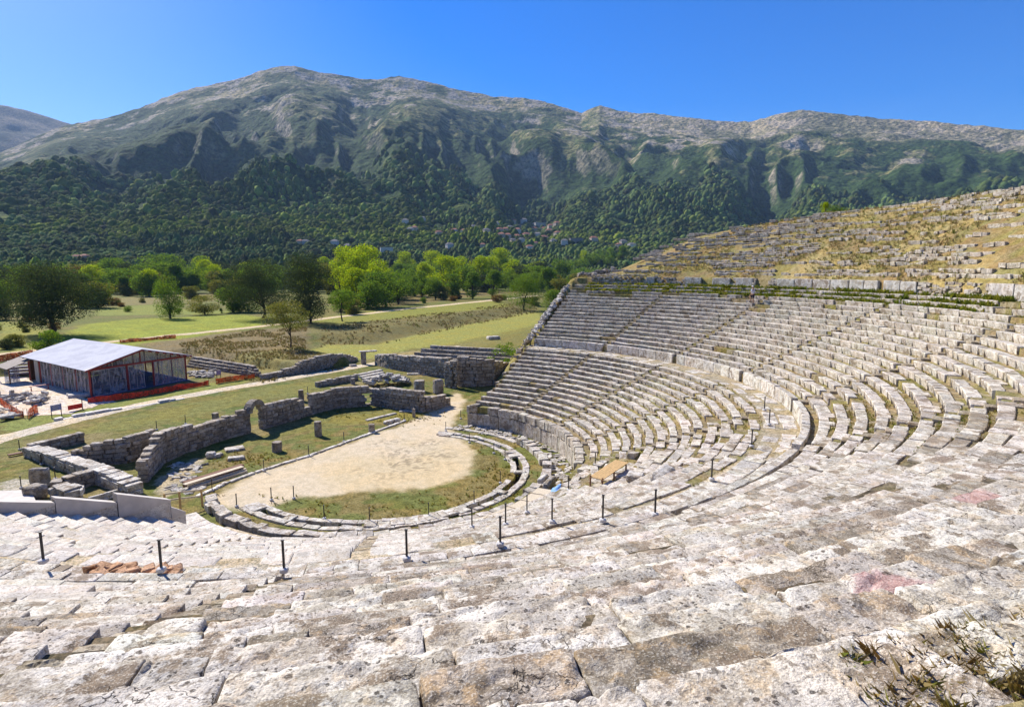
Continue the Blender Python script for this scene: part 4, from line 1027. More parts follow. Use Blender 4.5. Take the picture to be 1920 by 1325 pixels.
ashlar('terrace_wall', b, t, 'sloping retaining wall below the mound with the small tree', .9, .4, seed=30)
tw = thing('terrace_steps', 'four long courses of stepped blocks behind the shelter', 'steps')
for k in range(4):
    pa, pb = P(353+k*3, [684, 679, 674, 668][k], .45*k+.3), P(490-k*4, [703, 698, 692, 686][k], .45*k+.3)
    ashlar('step_row', [pa[:2], pb[:2]], [.45*k+.35]*2, None, .8, .45, .9, 1.7, z0=.45*k-.4, jit=.03, seed=34+k, parent=tw, tint=.8)
b, t = wpx([(490, 712, 702), (520, 706, 696), (556, 700, 684)])
ashlar('terrace_wall', b, t, 'low crumbling end of the terrace wall above the gravel path', .9, .35, seed=31)
b, t = wpx([(592, 726, 716), (630, 720, 709), (670, 712, 702)])
ashlar('low_wall', b, t, 'low straight wall between the gravel path and the stage wall', .7, .4, seed=32)
fs = thing('stone_steps', 'three shallow stone steps leading off the gravel path', 'steps')
for k in range(3):
    pa, pb = P(672+k*4, 702+k*4, .5-.16*k), P(715+k*3, 693+k*4, .5-.16*k); m = MB()
    m.beam((*pa[:2], .42-.16*k), (*pb[:2], .42-.16*k), .8, .3); m.build('step', M['stone'], fs)
rng = np.random.default_rng(66); pts = []
for q in range(75):
    f = rng.uniform(0, 1); p = P(686+f*82, 722-f*2+rng.normal(0, 2.2), 0); pts.append((p[0], p[1], rng.uniform(.5, 1.6)*(1-abs(f-.5))))
rubble_pile('stone_rubble', 'heap of loose grey blocks behind the stage wall', 'rubble', pts, (1.0, .75, .5), 47)
def drum(name, x, y, top, r, label, mat='stone_dark', sides=14, cat='column', z=0., loc=None):
    p = P(x, y, z) if loc is None else loc; h = hz(p, top); zs = np.linspace(0, h, 7); a = np.linspace(0, 2*math.pi, sides, endpoint=False)
    A, Z = np.meshgrid(a, zs); n = fbm(np.cos(A)*2+x, np.sin(A)*2+y, Z*1.5, s=3, o=3)-.5; rad = r*(1+.25*n)*(1-.06*Z/h)
    V = np.stack([rad*np.cos(A), rad*np.sin(A), Z+(Z > h*.95)*.12*(n)], -1).reshape(-1, 3); F = grid_faces(7, sides, True)[:, ::-1]
    V = np.concatenate([V, [[0, 0, h+.02]]]); k = 6*sides; F3 = np.array([[k+i, k+(i+1) % sides, len(V)-1] for i in range(sides)])
    return mk(name, V, [F, F3], M[mat], None, False, {'tint': np.ones((len(V), 3))}, (label, cat), loc=tuple(p))
drum('column_stump', 597, 817, 790, .42, 'tallest leaning column stump on the grass inside the stage')
drum('column_stump', 520, 846, 828, .5, 'short thick column stump on the grass left of the tallest one')
drum('column_stump', 697, 810, 795, .36, 'small column stump at the kerb of the sandy circle')
drum('stone_post', 776, 782, 766, .2, 'narrow dark upright stone before the end of the stage wall', cat='stone')
drum('column_drum', 786, 734, 713, .85, 'broad broken drum behind the stage wall')
drum('column_stump', 662, 720, 709, .36, 'little round stump beyond the stage wall')
drum('column_stump', 405, 794, 774, .4, 'column stump rising behind the ragged stage wall', z=0)
drum('column_stump', 565, 752, 731, .4, 'column stump standing in the notch of the stage wall')
p = P(822, 738, 0); one_block('stone_pillar', p, (1.5, 1.1, hz(p, 711)), R(20), 'square pillar beside the gap between the stage wall and the passage', 'pillar', 'stone_dark')
p = P(682, 683, 0); one_block('stone_pillar', p, (1.0, .9, hz(p, 660)), R(5), 'lone square pillar by the gravel path with a slab on top', 'pillar', 'stone_dark')
q = np.array([p[0], p[1], hz(p, 660)-.02]); one_block('stone_slab', q+np.array([.9, .2, 0]), (3.4, 1.1, .28), R(12), 'flat slab lying across the lone square pillar', 'slab', 'stone', ro=.02)
for i, (x, y, sx, sy, sz, a, lab) in enumerate([(662, 687, 1.3, .8, .5, 20, 'small boulder on the gravel path near the lone pillar'), (735, 792, 2.3, .7, .45, 40, 'oblong block lying at the kerb near the end of the stage wall'), (772, 771, 3.2, .8, .2, -10, 'flat pale slab at the foot of the stage wall'),
     (715, 782, 4.6, .55, .22, 38, 'long narrow stone beam lying in the yellow grass'), (777, 702, 2.6, .9, .3, -5, 'flat block on the grass before the coursed wall'), (925, 636, 3.4, 2., .9, 10, 'whitish boulder on the grassy slope'),
     (396, 857, .9, .8, .6, 0, 'roundish loose stone on the grass left of the yellow weeds'), (408, 856, 1.0, .7, .4, 40, 'flatter loose stone beside the roundish one'), (440, 843, 1.8, 1.3, .3, 20, 'broad pale slab in the grass below the stage wall'), (443, 861, 1.5, .8, .35, 10, 'single loose block beside the yellow weeds')]):
    p = PG(x, y); one_block('stone_block', p-np.array([0, 0, .06]), (sx, sy, sz), R(a), lab)
b, t = wpx([(370, 932, 930), (420, 908, 906), (480, 886, 884), (535, 868, 866), (580, 855, 853), (650, 829, 827), (700, 811, 809), (760, 789, 787)])
ashlar('stone_kerb', b, [.12]*8, 'straight line of low kerb stones between the sand and the stage grass', .4, .3, .8, 1.8, 'stone', seed=50, jit=.04, cat='kerb')
rng = np.random.default_rng(68); pts = []
for q in range(70):
    p = P(rng.uniform(315, 385), rng.uniform(868, 925), 0); pts.append((p[0], p[1], -.03))
rubble_pile('stone_rubble', 'scatter of flat pale stones at the left end of the stage grass', 'rubble', pts, (.7, .5, .14), 48)

# restored white parapet at the end of the lower bank
par = thing('stone_parapet', 'stepped white parapet of new stone closing the left end of the lower seats', 'parapet')
def on_end(x, y, off=0.):
    n_ = np.array([-math.sin(R(-136.2)), math.cos(R(-136.2)), 0]); d = ray(x, y); return CP+d*((off-CP@n_)/(d@n_))
def prism(name, A, B, zb, w_, mat, parent):
    dv = B-A; s_ = np.array([-dv[1], dv[0], 0]); s_ = s_/np.linalg.norm(s_)*w_/2; V = []
    for p in (A, B):
        for e in (-1, 1): V += [p+s_*e, np.array([*(p+s_*e)[:2], zb])]
    m = MB(); m.add(V, np.array([[0, 2, 6, 4], [1, 5, 7, 3], [0, 4, 5, 1], [2, 3, 7, 6], [0, 1, 3, 2], [4, 6, 7, 5]])); return m.build(name, mat, parent)
for k, ((xa, ya), (xb, yb)) in enumerate([((-330, 948), (-120, 946)), ((-120, 944), (-6, 947)), ((-6, 938), (99, 940)), ((99, 931), (215, 940)), ((215, 924), (316, 935)), ((316, 948), (344, 957))]):
    A, B = on_end(xa, ya), on_end(xb, yb); prism('panel', A-np.array([0, 0, .1]), B-np.array([0, 0, .1]), -.2, .5-.003*k, M['stone_new'], par); prism('coping', A, B, min(A[2], B[2])-.12, .6-.003*k, M['parapet'], par)
m = MB(); q = [P(-90, 948, .5), P(70, 944, .5), P(62, 928, .5), P(38, 918, .5), P(-110, 926, .5)]
m.add(np.array(q+[x-np.array([0, 0, .5]) for x in q]), [np.array([[0, 1, 2, 3, 4]])] + [np.array([[i, i+5, (i+1) % 5+5, (i+1) % 5] for i in range(5)])]); m.build('white_landing', M['parapet'], thing=('smooth white landing beyond the parapet beside the squat rounded block', 'landing'))
# timber rail, beams, board
rl = thing('timber_railing', 'short new timber railing with three posts beside the end of the parapet', 'railing')
r0, r1, r2 = P(338, 946, .6), P(379, 941, .35), P(310, 950, .6)
for q in (r0, r1, r2): m = MB(); m.beam(q+np.array([0, 0, -.5]), q+np.array([0, 0, 1.05]), .13, .13); m.build('post', M['wood_new'], rl)
for h_ in (.5, 1.0):
    for a, b_ in ((r0, r1), (r2, r0)): m = MB(); m.beam(a+np.array([0, 0, h_]), b_+np.array([0, 0, h_]), .06, .12); m.build('rail', M['wood_pale'], rl)
for i, (a, b_, z, wd, hh, lab) in enumerate([((345, 908), (455, 874), .22, .5, .45, 'thick brown timber beam lying on the stage grass, rearmost of three'), ((352, 913), (461, 880), .14, .22, .28, 'pale timber beam lying beside the thick brown one'), ((358, 915), (463, 883), .1, .2, .2, 'thinnest timber beam, foremost of the three on the stage grass')]):
    m = MB(); m.beam(P(*a, z), P(*b_, z), wd, hh); ob = m.build('timber_beam', M['wood_pale'] if i else M['wood_brown'], thing=(lab, 'beam', 'timber beams on the grass'))
    if i == 0: m = MB(); m.beam(P(*a, z+.25), P(*b_, z+.25), wd*.96, .06); m.build('top_board', M['wood_pale'], ob)
m = MB(); m.beam(P(15, 853, .18), P(56, 845, .18), .5, .12); m.build('timber_plank', M['wood_brown'], thing=('brown plank lying on the grass at the corner of the left rooms', 'plank'))

rng = np.random.default_rng(90); pts = []
for q in range(34):
    p = surf_pt(rng.uniform(165, 330), rng.uniform(1064, 1084)); pts.append((p[0], p[1], p[2]-.05))
o = rubble_pile('broken_stones', 'reddish broken stones lying by the second dark post on the near walkway edge', 'stones', pts, (.7, .35, .22), 91)
at_ = o.data.color_attributes['tint']; nn_ = len(at_.data); cc_ = np.tile(np.array([.95, .62, .42, 1.], np.float32), (nn_, 1)); at_.data.foreach_set('color', cc_.ravel())
# ------------------------------------------------------------------ the shelter and its yard
A0, B0 = P(172, 745, 0)[:2], P(350, 712, 0)[:2]; ux = (B0-A0); LW = np.linalg.norm(ux); ux /= LW
vx = np.array([-ux[1], ux[0]]); LD = 23.5
vx = vx*.985+ux*.17; vx /= np.linalg.norm(vx)
def bl(x, y, z): q = A0+ux*x+vx*y; return np.array([q[0], q[1], z])
HE = 4.0; HR = hz(bl(LW/2, 0, 0), 657); HR = min(max(HR, 5.6), 7.2)
sh = thing('site_shelter', 'long open shelter with a pale metal roof, red frame and clear plastic sheeting', 'shelter')
def local(m, name, mat, parent=sh, **kw): return m.build(name, M[mat] if isinstance(mat, str) else mat, parent, **kw)
def roof_mat():
    k = NT('painted_metal_roof'); k.objco()
    c = k.mix(k.ramp(k.noise(.35, 5, .65), .42, .58), (.41, .41, .445), (.48, .48, .51)); c = k.mix(k.ramp(k.noise(2.5, 4), .56, .66, 0, .25), c, (.30, .28, .27))
    return k.done(c, .85, None, .05, 0)
M['roof'] = roof_mat()
def plastic():
    k = NT('clear_plastic_sheet'); k.objco(); a = k.scaled((1.2, 1.2, .35)); n = k.noise(1.6, 5, .6, vec=a, dist=1.2)
    tr = k.n('ShaderNodeBsdfTransparent'); tr.inputs[0].default_value = (.75, .8, .9, 1); mx_ = k.n('ShaderNodeMixShader')
    k.done((.40, .39, .42), .25, k.bump(n, .12, .8), .5); k.l(k.ramp(n, .40, .62, .15, .62), mx_.inputs[0]); k.l(tr.outputs[0], mx_.inputs[1]); k.l(k.b.outputs[0], mx_.inputs[2]); k.l(mx_.outputs[0], k.out.inputs[0])
    return k.m
M['plastic'] = plastic()
OV = .9
for s in (0, 1):                                            # the two roof slopes
    m = MB(); xe = -OV if s == 0 else LW+OV; ze = HE+.25-OV*(HR-HE)/(LW/2)*0-.12
    n = 1
    for k in range(n):
        y0, y1 = -OV+(LD+2*OV)*k/n, -OV+(LD+2*OV)*(k+1)/n
        a, b_, c_, d_ = bl(xe, y0, ze), bl(LW/2, y0, HR+.3), bl(LW/2, y1, HR+.3), bl(xe, y1, ze)
        up_ = np.array([0, 0, .07]); V = [a, b_, c_, d_, a-up_, b_-up_, c_-up_, d_-up_]
        m.add(V, np.array([[0, 1, 2, 3], [7, 6, 5, 4], [0, 4, 5, 1], [1, 5, 6, 2], [2, 6, 7, 3], [3, 7, 4, 0]]))
    local(m, 'roof', 'roof')
m = MB(); posts = []
for x in (0, 5.4, 9.5, LW):
    for y in (0, LD): m.beam(bl(x, y, 0), bl(x, y, HE), .22, .22)
for y in np.linspace(0, LD, 6)[1:-1]:
    for x in (0, LW): m.beam(bl(x, y, 0), bl(x, y, HE), .18, .18)
for y in (0, LD):
    m.beam(bl(0, y, HE), bl(LW, y, HE), .2, .26)
    for s in (0, 1): m.beam(bl(-OV*.9 if s == 0 else LW+OV*.9, y-.75*(y == 0), HE+.0), bl(LW/2, y-.75*(y == 0), HR+.12), .16, .3)
    m.beam(bl(LW/2, y, HE), bl(LW/2, y, HR), .15, .15)
for x in (0, LW): m.beam(bl(x, -OV, HE+.02), bl(x, LD+OV, HE+.02), .2, .22)
local(m, 'steel_frame', 'red_paint')
m = MB()
for x in np.linspace(1.6, LW-1.6, 8):
    z = HE+(HR-HE)*(1-abs(x-LW/2)/(LW/2)); m.beam(bl(x, .03, HE+.1), bl(x, .03, z), .1, .1)
for k in range(7):
    x = LW/2+k*(LW/2+.6)/7; m.beam(bl(x+.4, -OV-.02, HE+(HR-HE)*(1-(x+.4-LW/2)/(LW/2))+.1), bl(x+.9, -OV-.02, HE+(HR-HE)*(1-(x+.9-LW/2)/(LW/2))+.1), .1, .16)
local(m, 'gable_stud', 'cream')
m = MB(); m.add([bl(.2, .1, HE+.15), bl(LW-.2, .1, HE+.15), bl(LW/2, .1, HR-.05)], np.array([[0, 1, 2]])); m.add([bl(.2, LD-.1, HE+.15), bl(LW-.2, LD-.1, HE+.15), bl(LW/2, LD-.1, HR-.05)], np.array([[0, 2, 1]])); local(m, 'gable_sheet', 'plastic')
def frame_panel(x0, x1, y, z0=.12, z1=HE-.2, side=False, cross=True):
    m = MB(); g = (lambda a, z: bl(0-.06, a, z)) if side else (lambda a, z: bl(a, y, z))
    for a, b_ in (((x0, z0), (x1, z0)), ((x0, z1), (x1, z1)), ((x0, z0), (x0, z1)), ((x1, z0), (x1, z1)), (((x0+x1)/2, z0), ((x0+x1)/2, z1))): m.beam(g(*a), g(*b_), .06, .06)
    if cross: m.beam(g((x0+x1)/2, z1-.1), g(x1, (z0+z1)/2), .04, .04)
    fr = local(m, 'panel_frame', 'white_frame'); m = MB(); nq = 10
    for i in range(nq):
        a, b_ = x0+(x1-x0)*i/nq, x0+(x1-x0)*(i+1)/nq; m.quad(g(a, z0), g(b_, z0), g(b_, z1), g(a, z1))
    ob = local(m, 'plastic_sheet', 'plastic', fr)
frame_panel(.35, 5.1, -.02); frame_panel(5.65, 8.0, -.02); frame_panel(9.7, 12.3, -.02); frame_panel(12.5, LW-.25, -.02)
for k in range(7): frame_panel(.4+k*2.55, .4+k*2.55+2.4, 0, side=True, cross=False)
for k in range(5): 
    m = MB(); m.quad(bl(LW+.02, .4+k*4.6, .1), bl(LW+.02, 4.8+k*4.6, .1), bl(LW+.02, 4.8+k*4.6, HE-.2), bl(LW+.02, .4+k*4.6, HE-.2)); local(m, 'plastic_sheet', 'plastic')
m = MB(); m.beam(bl(-.05, 19.3, 1.9), bl(-.05, 20.9, 1.9), .08, 3.7); local(m, 'door_board', 'cream')
m = MB(); m.beam(bl(0, LD, 1.95), bl(LW, LD, 1.95), .06, 3.9); local(m, 'rear_panel', 'wood_brown')
m = MB()
for q in range(26):
    m.box(bl(random.uniform(1, LW-1), random.uniform(1.5, LD-2), random.uniform(.2, .5)), (random.uniform(.5, 1.8), random.uniform(.5, 1.2), random.uniform(.4, 1.1)), random.uniform(0, 3))
m.build('stored_stones', M['stone'], thing=('heap of pale worked stones stored inside the shelter', 'stones'))
M['floor'] = plain('shaded_shelter_floor', (.10, .13, .20), .8, .2, 1, .2)  # dark blue tone paints the shade beneath the roof and front eave
m = MB(); V = [bl(-.3, -.9, .06), bl(LW+.3, -.9, .06), bl(LW+.3, LD+.3, .06), bl(-.3, LD+.3, .06)]; m.add(V, np.array([[0, 1, 2, 3]])); local(m, 'floor_sheet', 'floor')
# lean-to at the far left corner
lt = thing('lean_to', 'small lean-to with a sloping roof against the far end of the shelter', 'shelter')
m = MB(); V = [bl(-3.6, LD-1.5, 2.6), bl(-.1, LD-1.5, 3.7), bl(-.1, LD+4, 3.7), bl(-3.6, LD+4, 2.6)]; m.add(V+[v-np.array([0, 0, .1]) for v in V], np.array([[0, 1, 2, 3], [7, 6, 5, 4], [0, 4, 5, 1], [1, 5, 6, 2], [2, 6, 7, 3], [3, 7, 4, 0]])); M['old_sheet'] = plain('weathered_sheet', (.24, .20, .165), .8, .25, 2, .2); m.build('roof', M['old_sheet'], lt)
m = MB(); m.beam(bl(-3.3, LD-1.4, 0), bl(-3.3, LD-1.4, 2.6), .14, .14); m.beam(bl(-.3, LD-1.4, 0), bl(-.3, LD-1.4, 3.5), .14, .14); m.beam(bl(-3.3, LD+3.8, 0), bl(-3.3, LD+3.8, 2.6), .14, .14); m.build('post', M['wood_brown'], lt)
m = MB(); m.beam(bl(-3.3, LD+1, 1.2), bl(-1.2, LD+1, 1.2), .06, 2.3); m.build('wall_sheet', M['plastic'], lt)
# pale yard
yp = pp([(-140, 800), (20, 781), (75, 780), (130, 776), (180, 762), (262, 745), (215, 752), (172, 747), (60, 708), (10, 705), (-140, 722)])
nx_ = 70; xs = np.linspace(yp[:, 0].min(), yp[:, 0].max(), nx_); ys = np.linspace(yp[:, 1].min(), yp[:, 1].max(), nx_)
XX, YY = np.meshgrid(xs, ys, indexing='ij'); ins = sdf(XX, YY, yp)+(fbm(XX*.6, YY*.6, s=140, o=3)-.5)*1.2
Fy = grid_faces(nx_, nx_); Fy = Fy[(ins.ravel()[Fy] > 0).all(1)]
cy_ = np.array([.62, .55, .50])*(.88+.24*fbm(XX*.5, YY*.5, s=141, o=3))[..., None]
mk('gravel_yard', np.stack([XX, YY, G(XX, YY)+.05], -1).reshape(-1, 3), Fy[:, ::-1], M['sand'], smooth=True, cols={'col': cy_.reshape(-1, 3)}, kind='structure')
def net_mat(name, col):
    k = NT(name); k.objco(); tr = k.n('ShaderNodeBsdfTransparent'); mx_ = k.n('ShaderNodeMixShader'); k.done(k.mix(k.ramp(k.noise(1.2, 4), .4, .6), col, tuple(x*.6 for x in col)), .7)
    k.l(k.ramp(k.noise(2.2, 4, .7), .36, .56, .35, .9), mx_.inputs[0]); k.l(tr.outputs[0], mx_.inputs[1]); k.l(k.b.outputs[0], mx_.inputs[2]); k.l(mx_.outputs[0], k.out.inputs[0]); return k.m
M['orange_mesh'] = net_mat('orange_mesh', (.90, .16, .03)); M['red_mesh'] = net_mat('red_mesh', (.85, .075, .035))
def net(name, pts, h, label, group=None, mat='orange_mesh', seed=0):
    pts = np.array(pts, float)[:, :2]; d = np.r_[0, np.cumsum(np.hypot(*np.diff(pts, axis=0).T))]; n = max(6, int(d[-1]/.3)); s = np.linspace(0, d[-1], n)
    X = np.stack([np.interp(s, d, pts[:, 0]), np.interp(s, d, pts[:, 1])], -1); sag = .16*(1-abs(((s/2.4) % 1)-.5)*2)*0+.22*fbm(s*.9, s*0, s=150+seed, o=3)+.38*np.clip(fbm(s*.35, s*0+9, s=160+seed, o=2)-.35, 0, 1)
    wob = .25*(fbm(s*.7, s*0+5, s=151+seed, o=3)-.5); t = np.gradient(X, axis=0); t /= np.linalg.norm(t, axis=1)[:, None]+1e-9; X = X+np.stack([-t[:, 1], t[:, 0]], -1)*wob[:, None]
    z0 = G(X[:, 0], X[:, 1]); V = []; nn = np.stack([-t[:, 1], t[:, 0]], -1)*.012
    for q, e in ((0, 1), (1, 1), (1, -1), (0, -1)): V.append(np.concatenate([X+nn*e, (z0+(.03 if q == 0 else h-sag))[:, None]], 1))
    V = np.stack(V, 1).reshape(-1, 3); F = []
    for i in range(n-1):
        for q in range(4): F.append((i*4+q, i*4+(q+1) % 4, (i+1)*4+(q+1) % 4, (i+1)*4+q))
    t_ = thing(name, label, 'safety fence', group=group); mk('netting', V, np.array(F), M[mat], t_)
    m = MB()
    for q in np.arange(0, d[-1]+.1, 2.4):
        x, y = np.interp(q, d, pts[:, 0]), np.interp(q, d, pts[:, 1]); z = g1(x, y); m.tube([(x, y, z-.1), (x, y, z+h+.1)], .025, 6)
    m.build('stake', M['metal_dark'], t_)
M['red_net'] = plain('red_netting', (.66, .045, .03), .7, .25, 14, .2)
net('safety_fence', [PG(*p) for p in [(165, 756), (200, 753), (260, 745), (330, 732), (392, 722)]], 1.0, 'bright red netting strung along the front of the shelter', mat='red_mesh', seed=1)
net('safety_fence', [PG(*p) for p in [(405, 720), (440, 714), (478, 709)]], 1.0, 'orange netting right of the shelter, ending at the terrace wall', seed=2)
net('safety_fence', [PG(*p) for p in [(-60, 686), (0, 678), (62, 667)]], 1.4, 'orange netting behind the shelter at its far left', seed=3)
net('safety_fence', [PG(*p) for p in [(225, 643), (260, 640), (330, 634)]], 1.0, 'faint orange netting behind the shelter roof beside the field track', seed=4)
net('safety_fence', [PG(*p) for p in [(0, 758), (14, 768), (30, 777), (45, 783)]], 1.1, 'crumpled orange netting by the stacked pale stones', seed=5)
net('safety_fence', [PG(*p) for p in [(52, 785), (62, 778), (72, 774)]], 1.2, 'short slumped piece of orange netting left of the notice board', seed=6)
for nm, (x, y), wv_, lab, mt in (('notice_board', (107, 782), 1.3, 'blue notice board on two legs beside the pale yard', 'sign_blue'), ('notice_board', (411, 712), .9, 'small bluish notice board among orange netting', 'sign_blue')):
    p = PG(x, y); t = thing(nm, lab, 'sign', p, math.atan2(ux[1], ux[0])+.1); m = MB(); m.box((0, 0, 1.25), (wv_, .05, .75)); b_ = m.build('board', M[mt], t)
    m = MB()
    for k in range(4): m.box((-.05*k, -.032, 1.5-k*.15), (wv_*.75-.1*k, .012, .045))
    m.build('lettering', M['white_frame'], b_)
    for s in (-1, 1): m = MB(); m.beam((s*wv_*.45, .03, -.1), (s*wv_*.45, .03, 1.65), .07, .07); m.build('leg', M['metal_dark'], t)
def bench(x, y, rz, label, L=2.0, col='red_paint'):
    p = PG(x, y); t = thing('trestle', label, 'bench', p, rz); m = MB(); m.box((0, 0, .72), (L, .30, .09)); m.build('seat', M[col], t)
    for s in (-1, 1):
        m = MB(); m.beam((s*L*.4, -.3, 0), (s*L*.4, 0, .70), .08, .08); m.beam((s*L*.4, .3, 0), (s*L*.4, 0, .70), .08, .08); m.build('leg', M[col], t)
bench(75, 731, R(35), 'dark red trestle bench by the left side of the shelter', 2.6)
p = PG(146, 769); t = thing('red_barrier', 'low red barrier board with an upright stake in front of the shelter corner', 'barrier', p, math.atan2(ux[1], ux[0])); m = MB(); m.box((-.3, 0, .55), (1.7, .06, .6)); m.build('board', M['red_net'], t)
m = MB(); m.beam((.6, 0, -.1), (.6, 0, 1.5), .08, .08); m.build('stake', M['metal_dark'], t)
rng = np.random.default_rng(70)
def yard_stones(lo, hi, n, label, size, seed, group=None):
    pts = []
    for q in range(n):
        p = P(rng.uniform(lo[0], hi[0]), rng.uniform(lo[1], hi[1]), 0); pts.append((p[0], p[1], rng.uniform(0, .5)))
    rubble_pile('stone_heap', label, 'stones', pts, size, seed)
yard_stones((-60, 742), (40, 757), 40, 'heap of whitish stones on the pale yard, nearest the left edge', (1.4, 1.0, .5), 71)
yard_stones((45, 742), (85, 762), 26, 'greyer heap of worked blocks in the middle of the pale yard', (1.2, .8, .45), 72)
yard_stones((-60, 770), (28, 786), 26, 'row of flat whitish slabs beside the gravel path', (1.8, .6, .2), 73)
one_block('stone_slab', PG(150, 744), (2.8, 1.4, .5), R(20), 'thick pale slab lying at the near corner of the shelter', ro=.02, mat='stone_new')
one_block('stone_slab', PG(140, 741), (1.8, 1.1, .4), R(40), 'smaller pale slab behind the thick one at the shelter corner', ro=.02, mat='stone_new')
m = MB()
for k in range(5): m.box(PG(36, 703+k*.0)+np.array([0, 0, .3+k*.55]), (2.6, 1.5, .16), R(20+3*k))
m.build('stacked_boards', M['white_frame'], thing=('stack of pale boards beside the lean-to', 'boards'))
pa = [PG(*q) for q in [(102, 789), (150, 780), (200, 771), (250, 763), (300, 755), (345, 747)]]
ashlar('path_edging', pa, [.22]*6, 'line of whitish edging stones along the gravel path below the shelter', .7, .25, .8, 1.9, 'stone_new', seed=75, jit=.03, cat='edging', tint=1.1)
rng = np.random.default_rng(76); pts = [tuple(PG(rng.uniform(352, 405), rng.uniform(697, 708))) for q in range(45)]
rubble_pile('stone_heap', 'loose blocks in the grass between the shelter and the terrace steps', 'stones', pts, (1.1, .7, .4), 77)

# ------------------------------------------------------------------ trees
def leaf_material(name, col, trans=.35, hue=(1.25, 1.1, .5)):
    k = NT(name); c = k.mix(1., col, k.attr('tint'), 'MULTIPLY')
    tl = k.n('ShaderNodeBsdfTranslucent'); k.l(k.mix(1., c, (hue[0], hue[1], hue[2]), 'MULTIPLY'), tl.inputs[0]); mx_ = k.n('ShaderNodeMixShader'); mx_.inputs[0].default_value = trans
    k.done(c, .95, None, .03); k.l(k.b.outputs[0], mx_.inputs[1]); k.l(tl.outputs[0], mx_.inputs[2]); k.l(mx_.outputs[0], k.out.inputs[0]); return k.m
M['leaf_dark'] = leaf_material('leaves_dark_evergreen', (.060, .080, .032), .3, (1.1, 1.1, .6))
M['leaf_mid'] = leaf_material('leaves_mid_green', (.125, .20, .028), .42, (1.2, 1.15, .45))
M['leaf_lime'] = leaf_material('leaves_yellow_green', (.28, .36, .014), .5, (1.2, 1.15, .4))
M['leaf_olive'] = leaf_material('leaves_olive', (.16, .175, .04), .4)
M['leaf_yellow'] = leaf_material('leaves_yellow', (.26, .23, .03), .45)
M['leaf_rust'] = leaf_material('leaves_rusty', (.14, .085, .025), .35)
def leaf_cloud(lobes, n, size, rng, shell=.45):
    """n small leaf quads through ellipsoid lobes [(cx,cy,cz,rx,ry,rz)]"""
    lobes = np.array(lobes, float); wv_ = (lobes[:, 3]*lobes[:, 4]*lobes[:, 5])**(2/3); k = rng.choice(len(lobes), n, p=wv_/wv_.sum())
    d = rng.normal(0, 1, (n, 3)); d /= np.linalg.norm(d, axis=1)[:, None]; rad = shell+(1-shell)*rng.random(n)**.55
    C = lobes[k, :3]+d*lobes[k, 3:]*rad[:, None]
    q = fbm(C[:, 0]*1.1/size, C[:, 1]*1.1/size, C[:, 2]*1.1/size, 7, 2)
    a = rng.normal(0, 1, (n, 3))+d*.9; a /= np.linalg.norm(a, axis=1)[:, None]; b = np.cross(a, rng.normal(0, 1, (n, 3))); b /= np.linalg.norm(b, axis=1)[:, None]; c = np.cross(a, b)
    s = size*rng.uniform(.55, 1.35, n)[:, None]
    V = np.stack([C-b*s*.5, C+c*s*.32+b*s*.05, C+b*s*.5, C-c*s*.32+b*s*.05], 1).reshape(-1, 3); F = np.arange(4*n).reshape(n, 4)
    t = (.6+.65*rng.random(n)*.6+.4*q)[:, None]*(1+rng.normal(0, .10, (n, 3))*np.array([1, .5, .5])); return V, F, np.repeat(t, 4, 0)
def make_tree(name, label, cat, mat, H, Wd, seed, n, leaf, trunk=.28, shape='round', lean=0., loc=(0, 0, 0), group=None, lobes_n=11, shell=.45, thick=None):
    rng = np.random.default_rng(seed); t = thing(name, label, cat, loc, 0, group); lob = []
    cz = H*(trunk+1)/2; rz_ = H*(1-trunk)/2
    for i in range(lobes_n):
        u = rng.uniform(-1, 1); a = rng.uniform(0, 6.28)
        wz = {'round': math.sqrt(max(0, 1-u*u)), 'cone': (1-u)*.5+.12, 'column': .8*math.sqrt(max(0, 1-abs(u)**4)), 'flat': math.sqrt(max(0, 1-(u*.8)**2))}[shape]
        rr_ = wz*Wd/2*rng.uniform(.25, .75); s = rng.uniform(.30, .46)*(1.1 if shape == 'flat' else 1)
        lob.append((rr_*math.cos(a)+lean*u*H*.2, rr_*math.sin(a), cz+u*rz_*.78, s*Wd*.62, s*Wd*.62, s*min(Wd, 2*rz_)*.52))
    V, F, C = leaf_cloud(lob, n, leaf, rng, shell); m = V[:, 2] > .03*H
    V[:, 2] = np.maximum(V[:, 2], .02*H)
    mk('crown', V, F, M[mat], t, False, {'tint': C})
    r0 = thick or max(.12, H*.028); mb = MB(); top = np.array([lean*H*.1, 0, H*(trunk+.35)]); mid_ = np.array([.03*H*rng.normal(), .03*H*rng.normal(), H*trunk*.6])
    mb.tube([(0, 0, -.3), mid_, top*.6+mid_*.3, top], [r0*1.25, r0*.9, r0*.6, r0*.2], 7)
    for l in lob[:7]:
        s0 = mid_+(top-mid_)*rng.uniform(.05, .6); e_ = np.array(l[:3]); mb.tube([s0, (s0+e_)/2+np.array([0, 0, .03*H]), e_], [r0*.45, r0*.28, r0*.08], 5)
    mb.build('trunk', M['bark'], t); return t
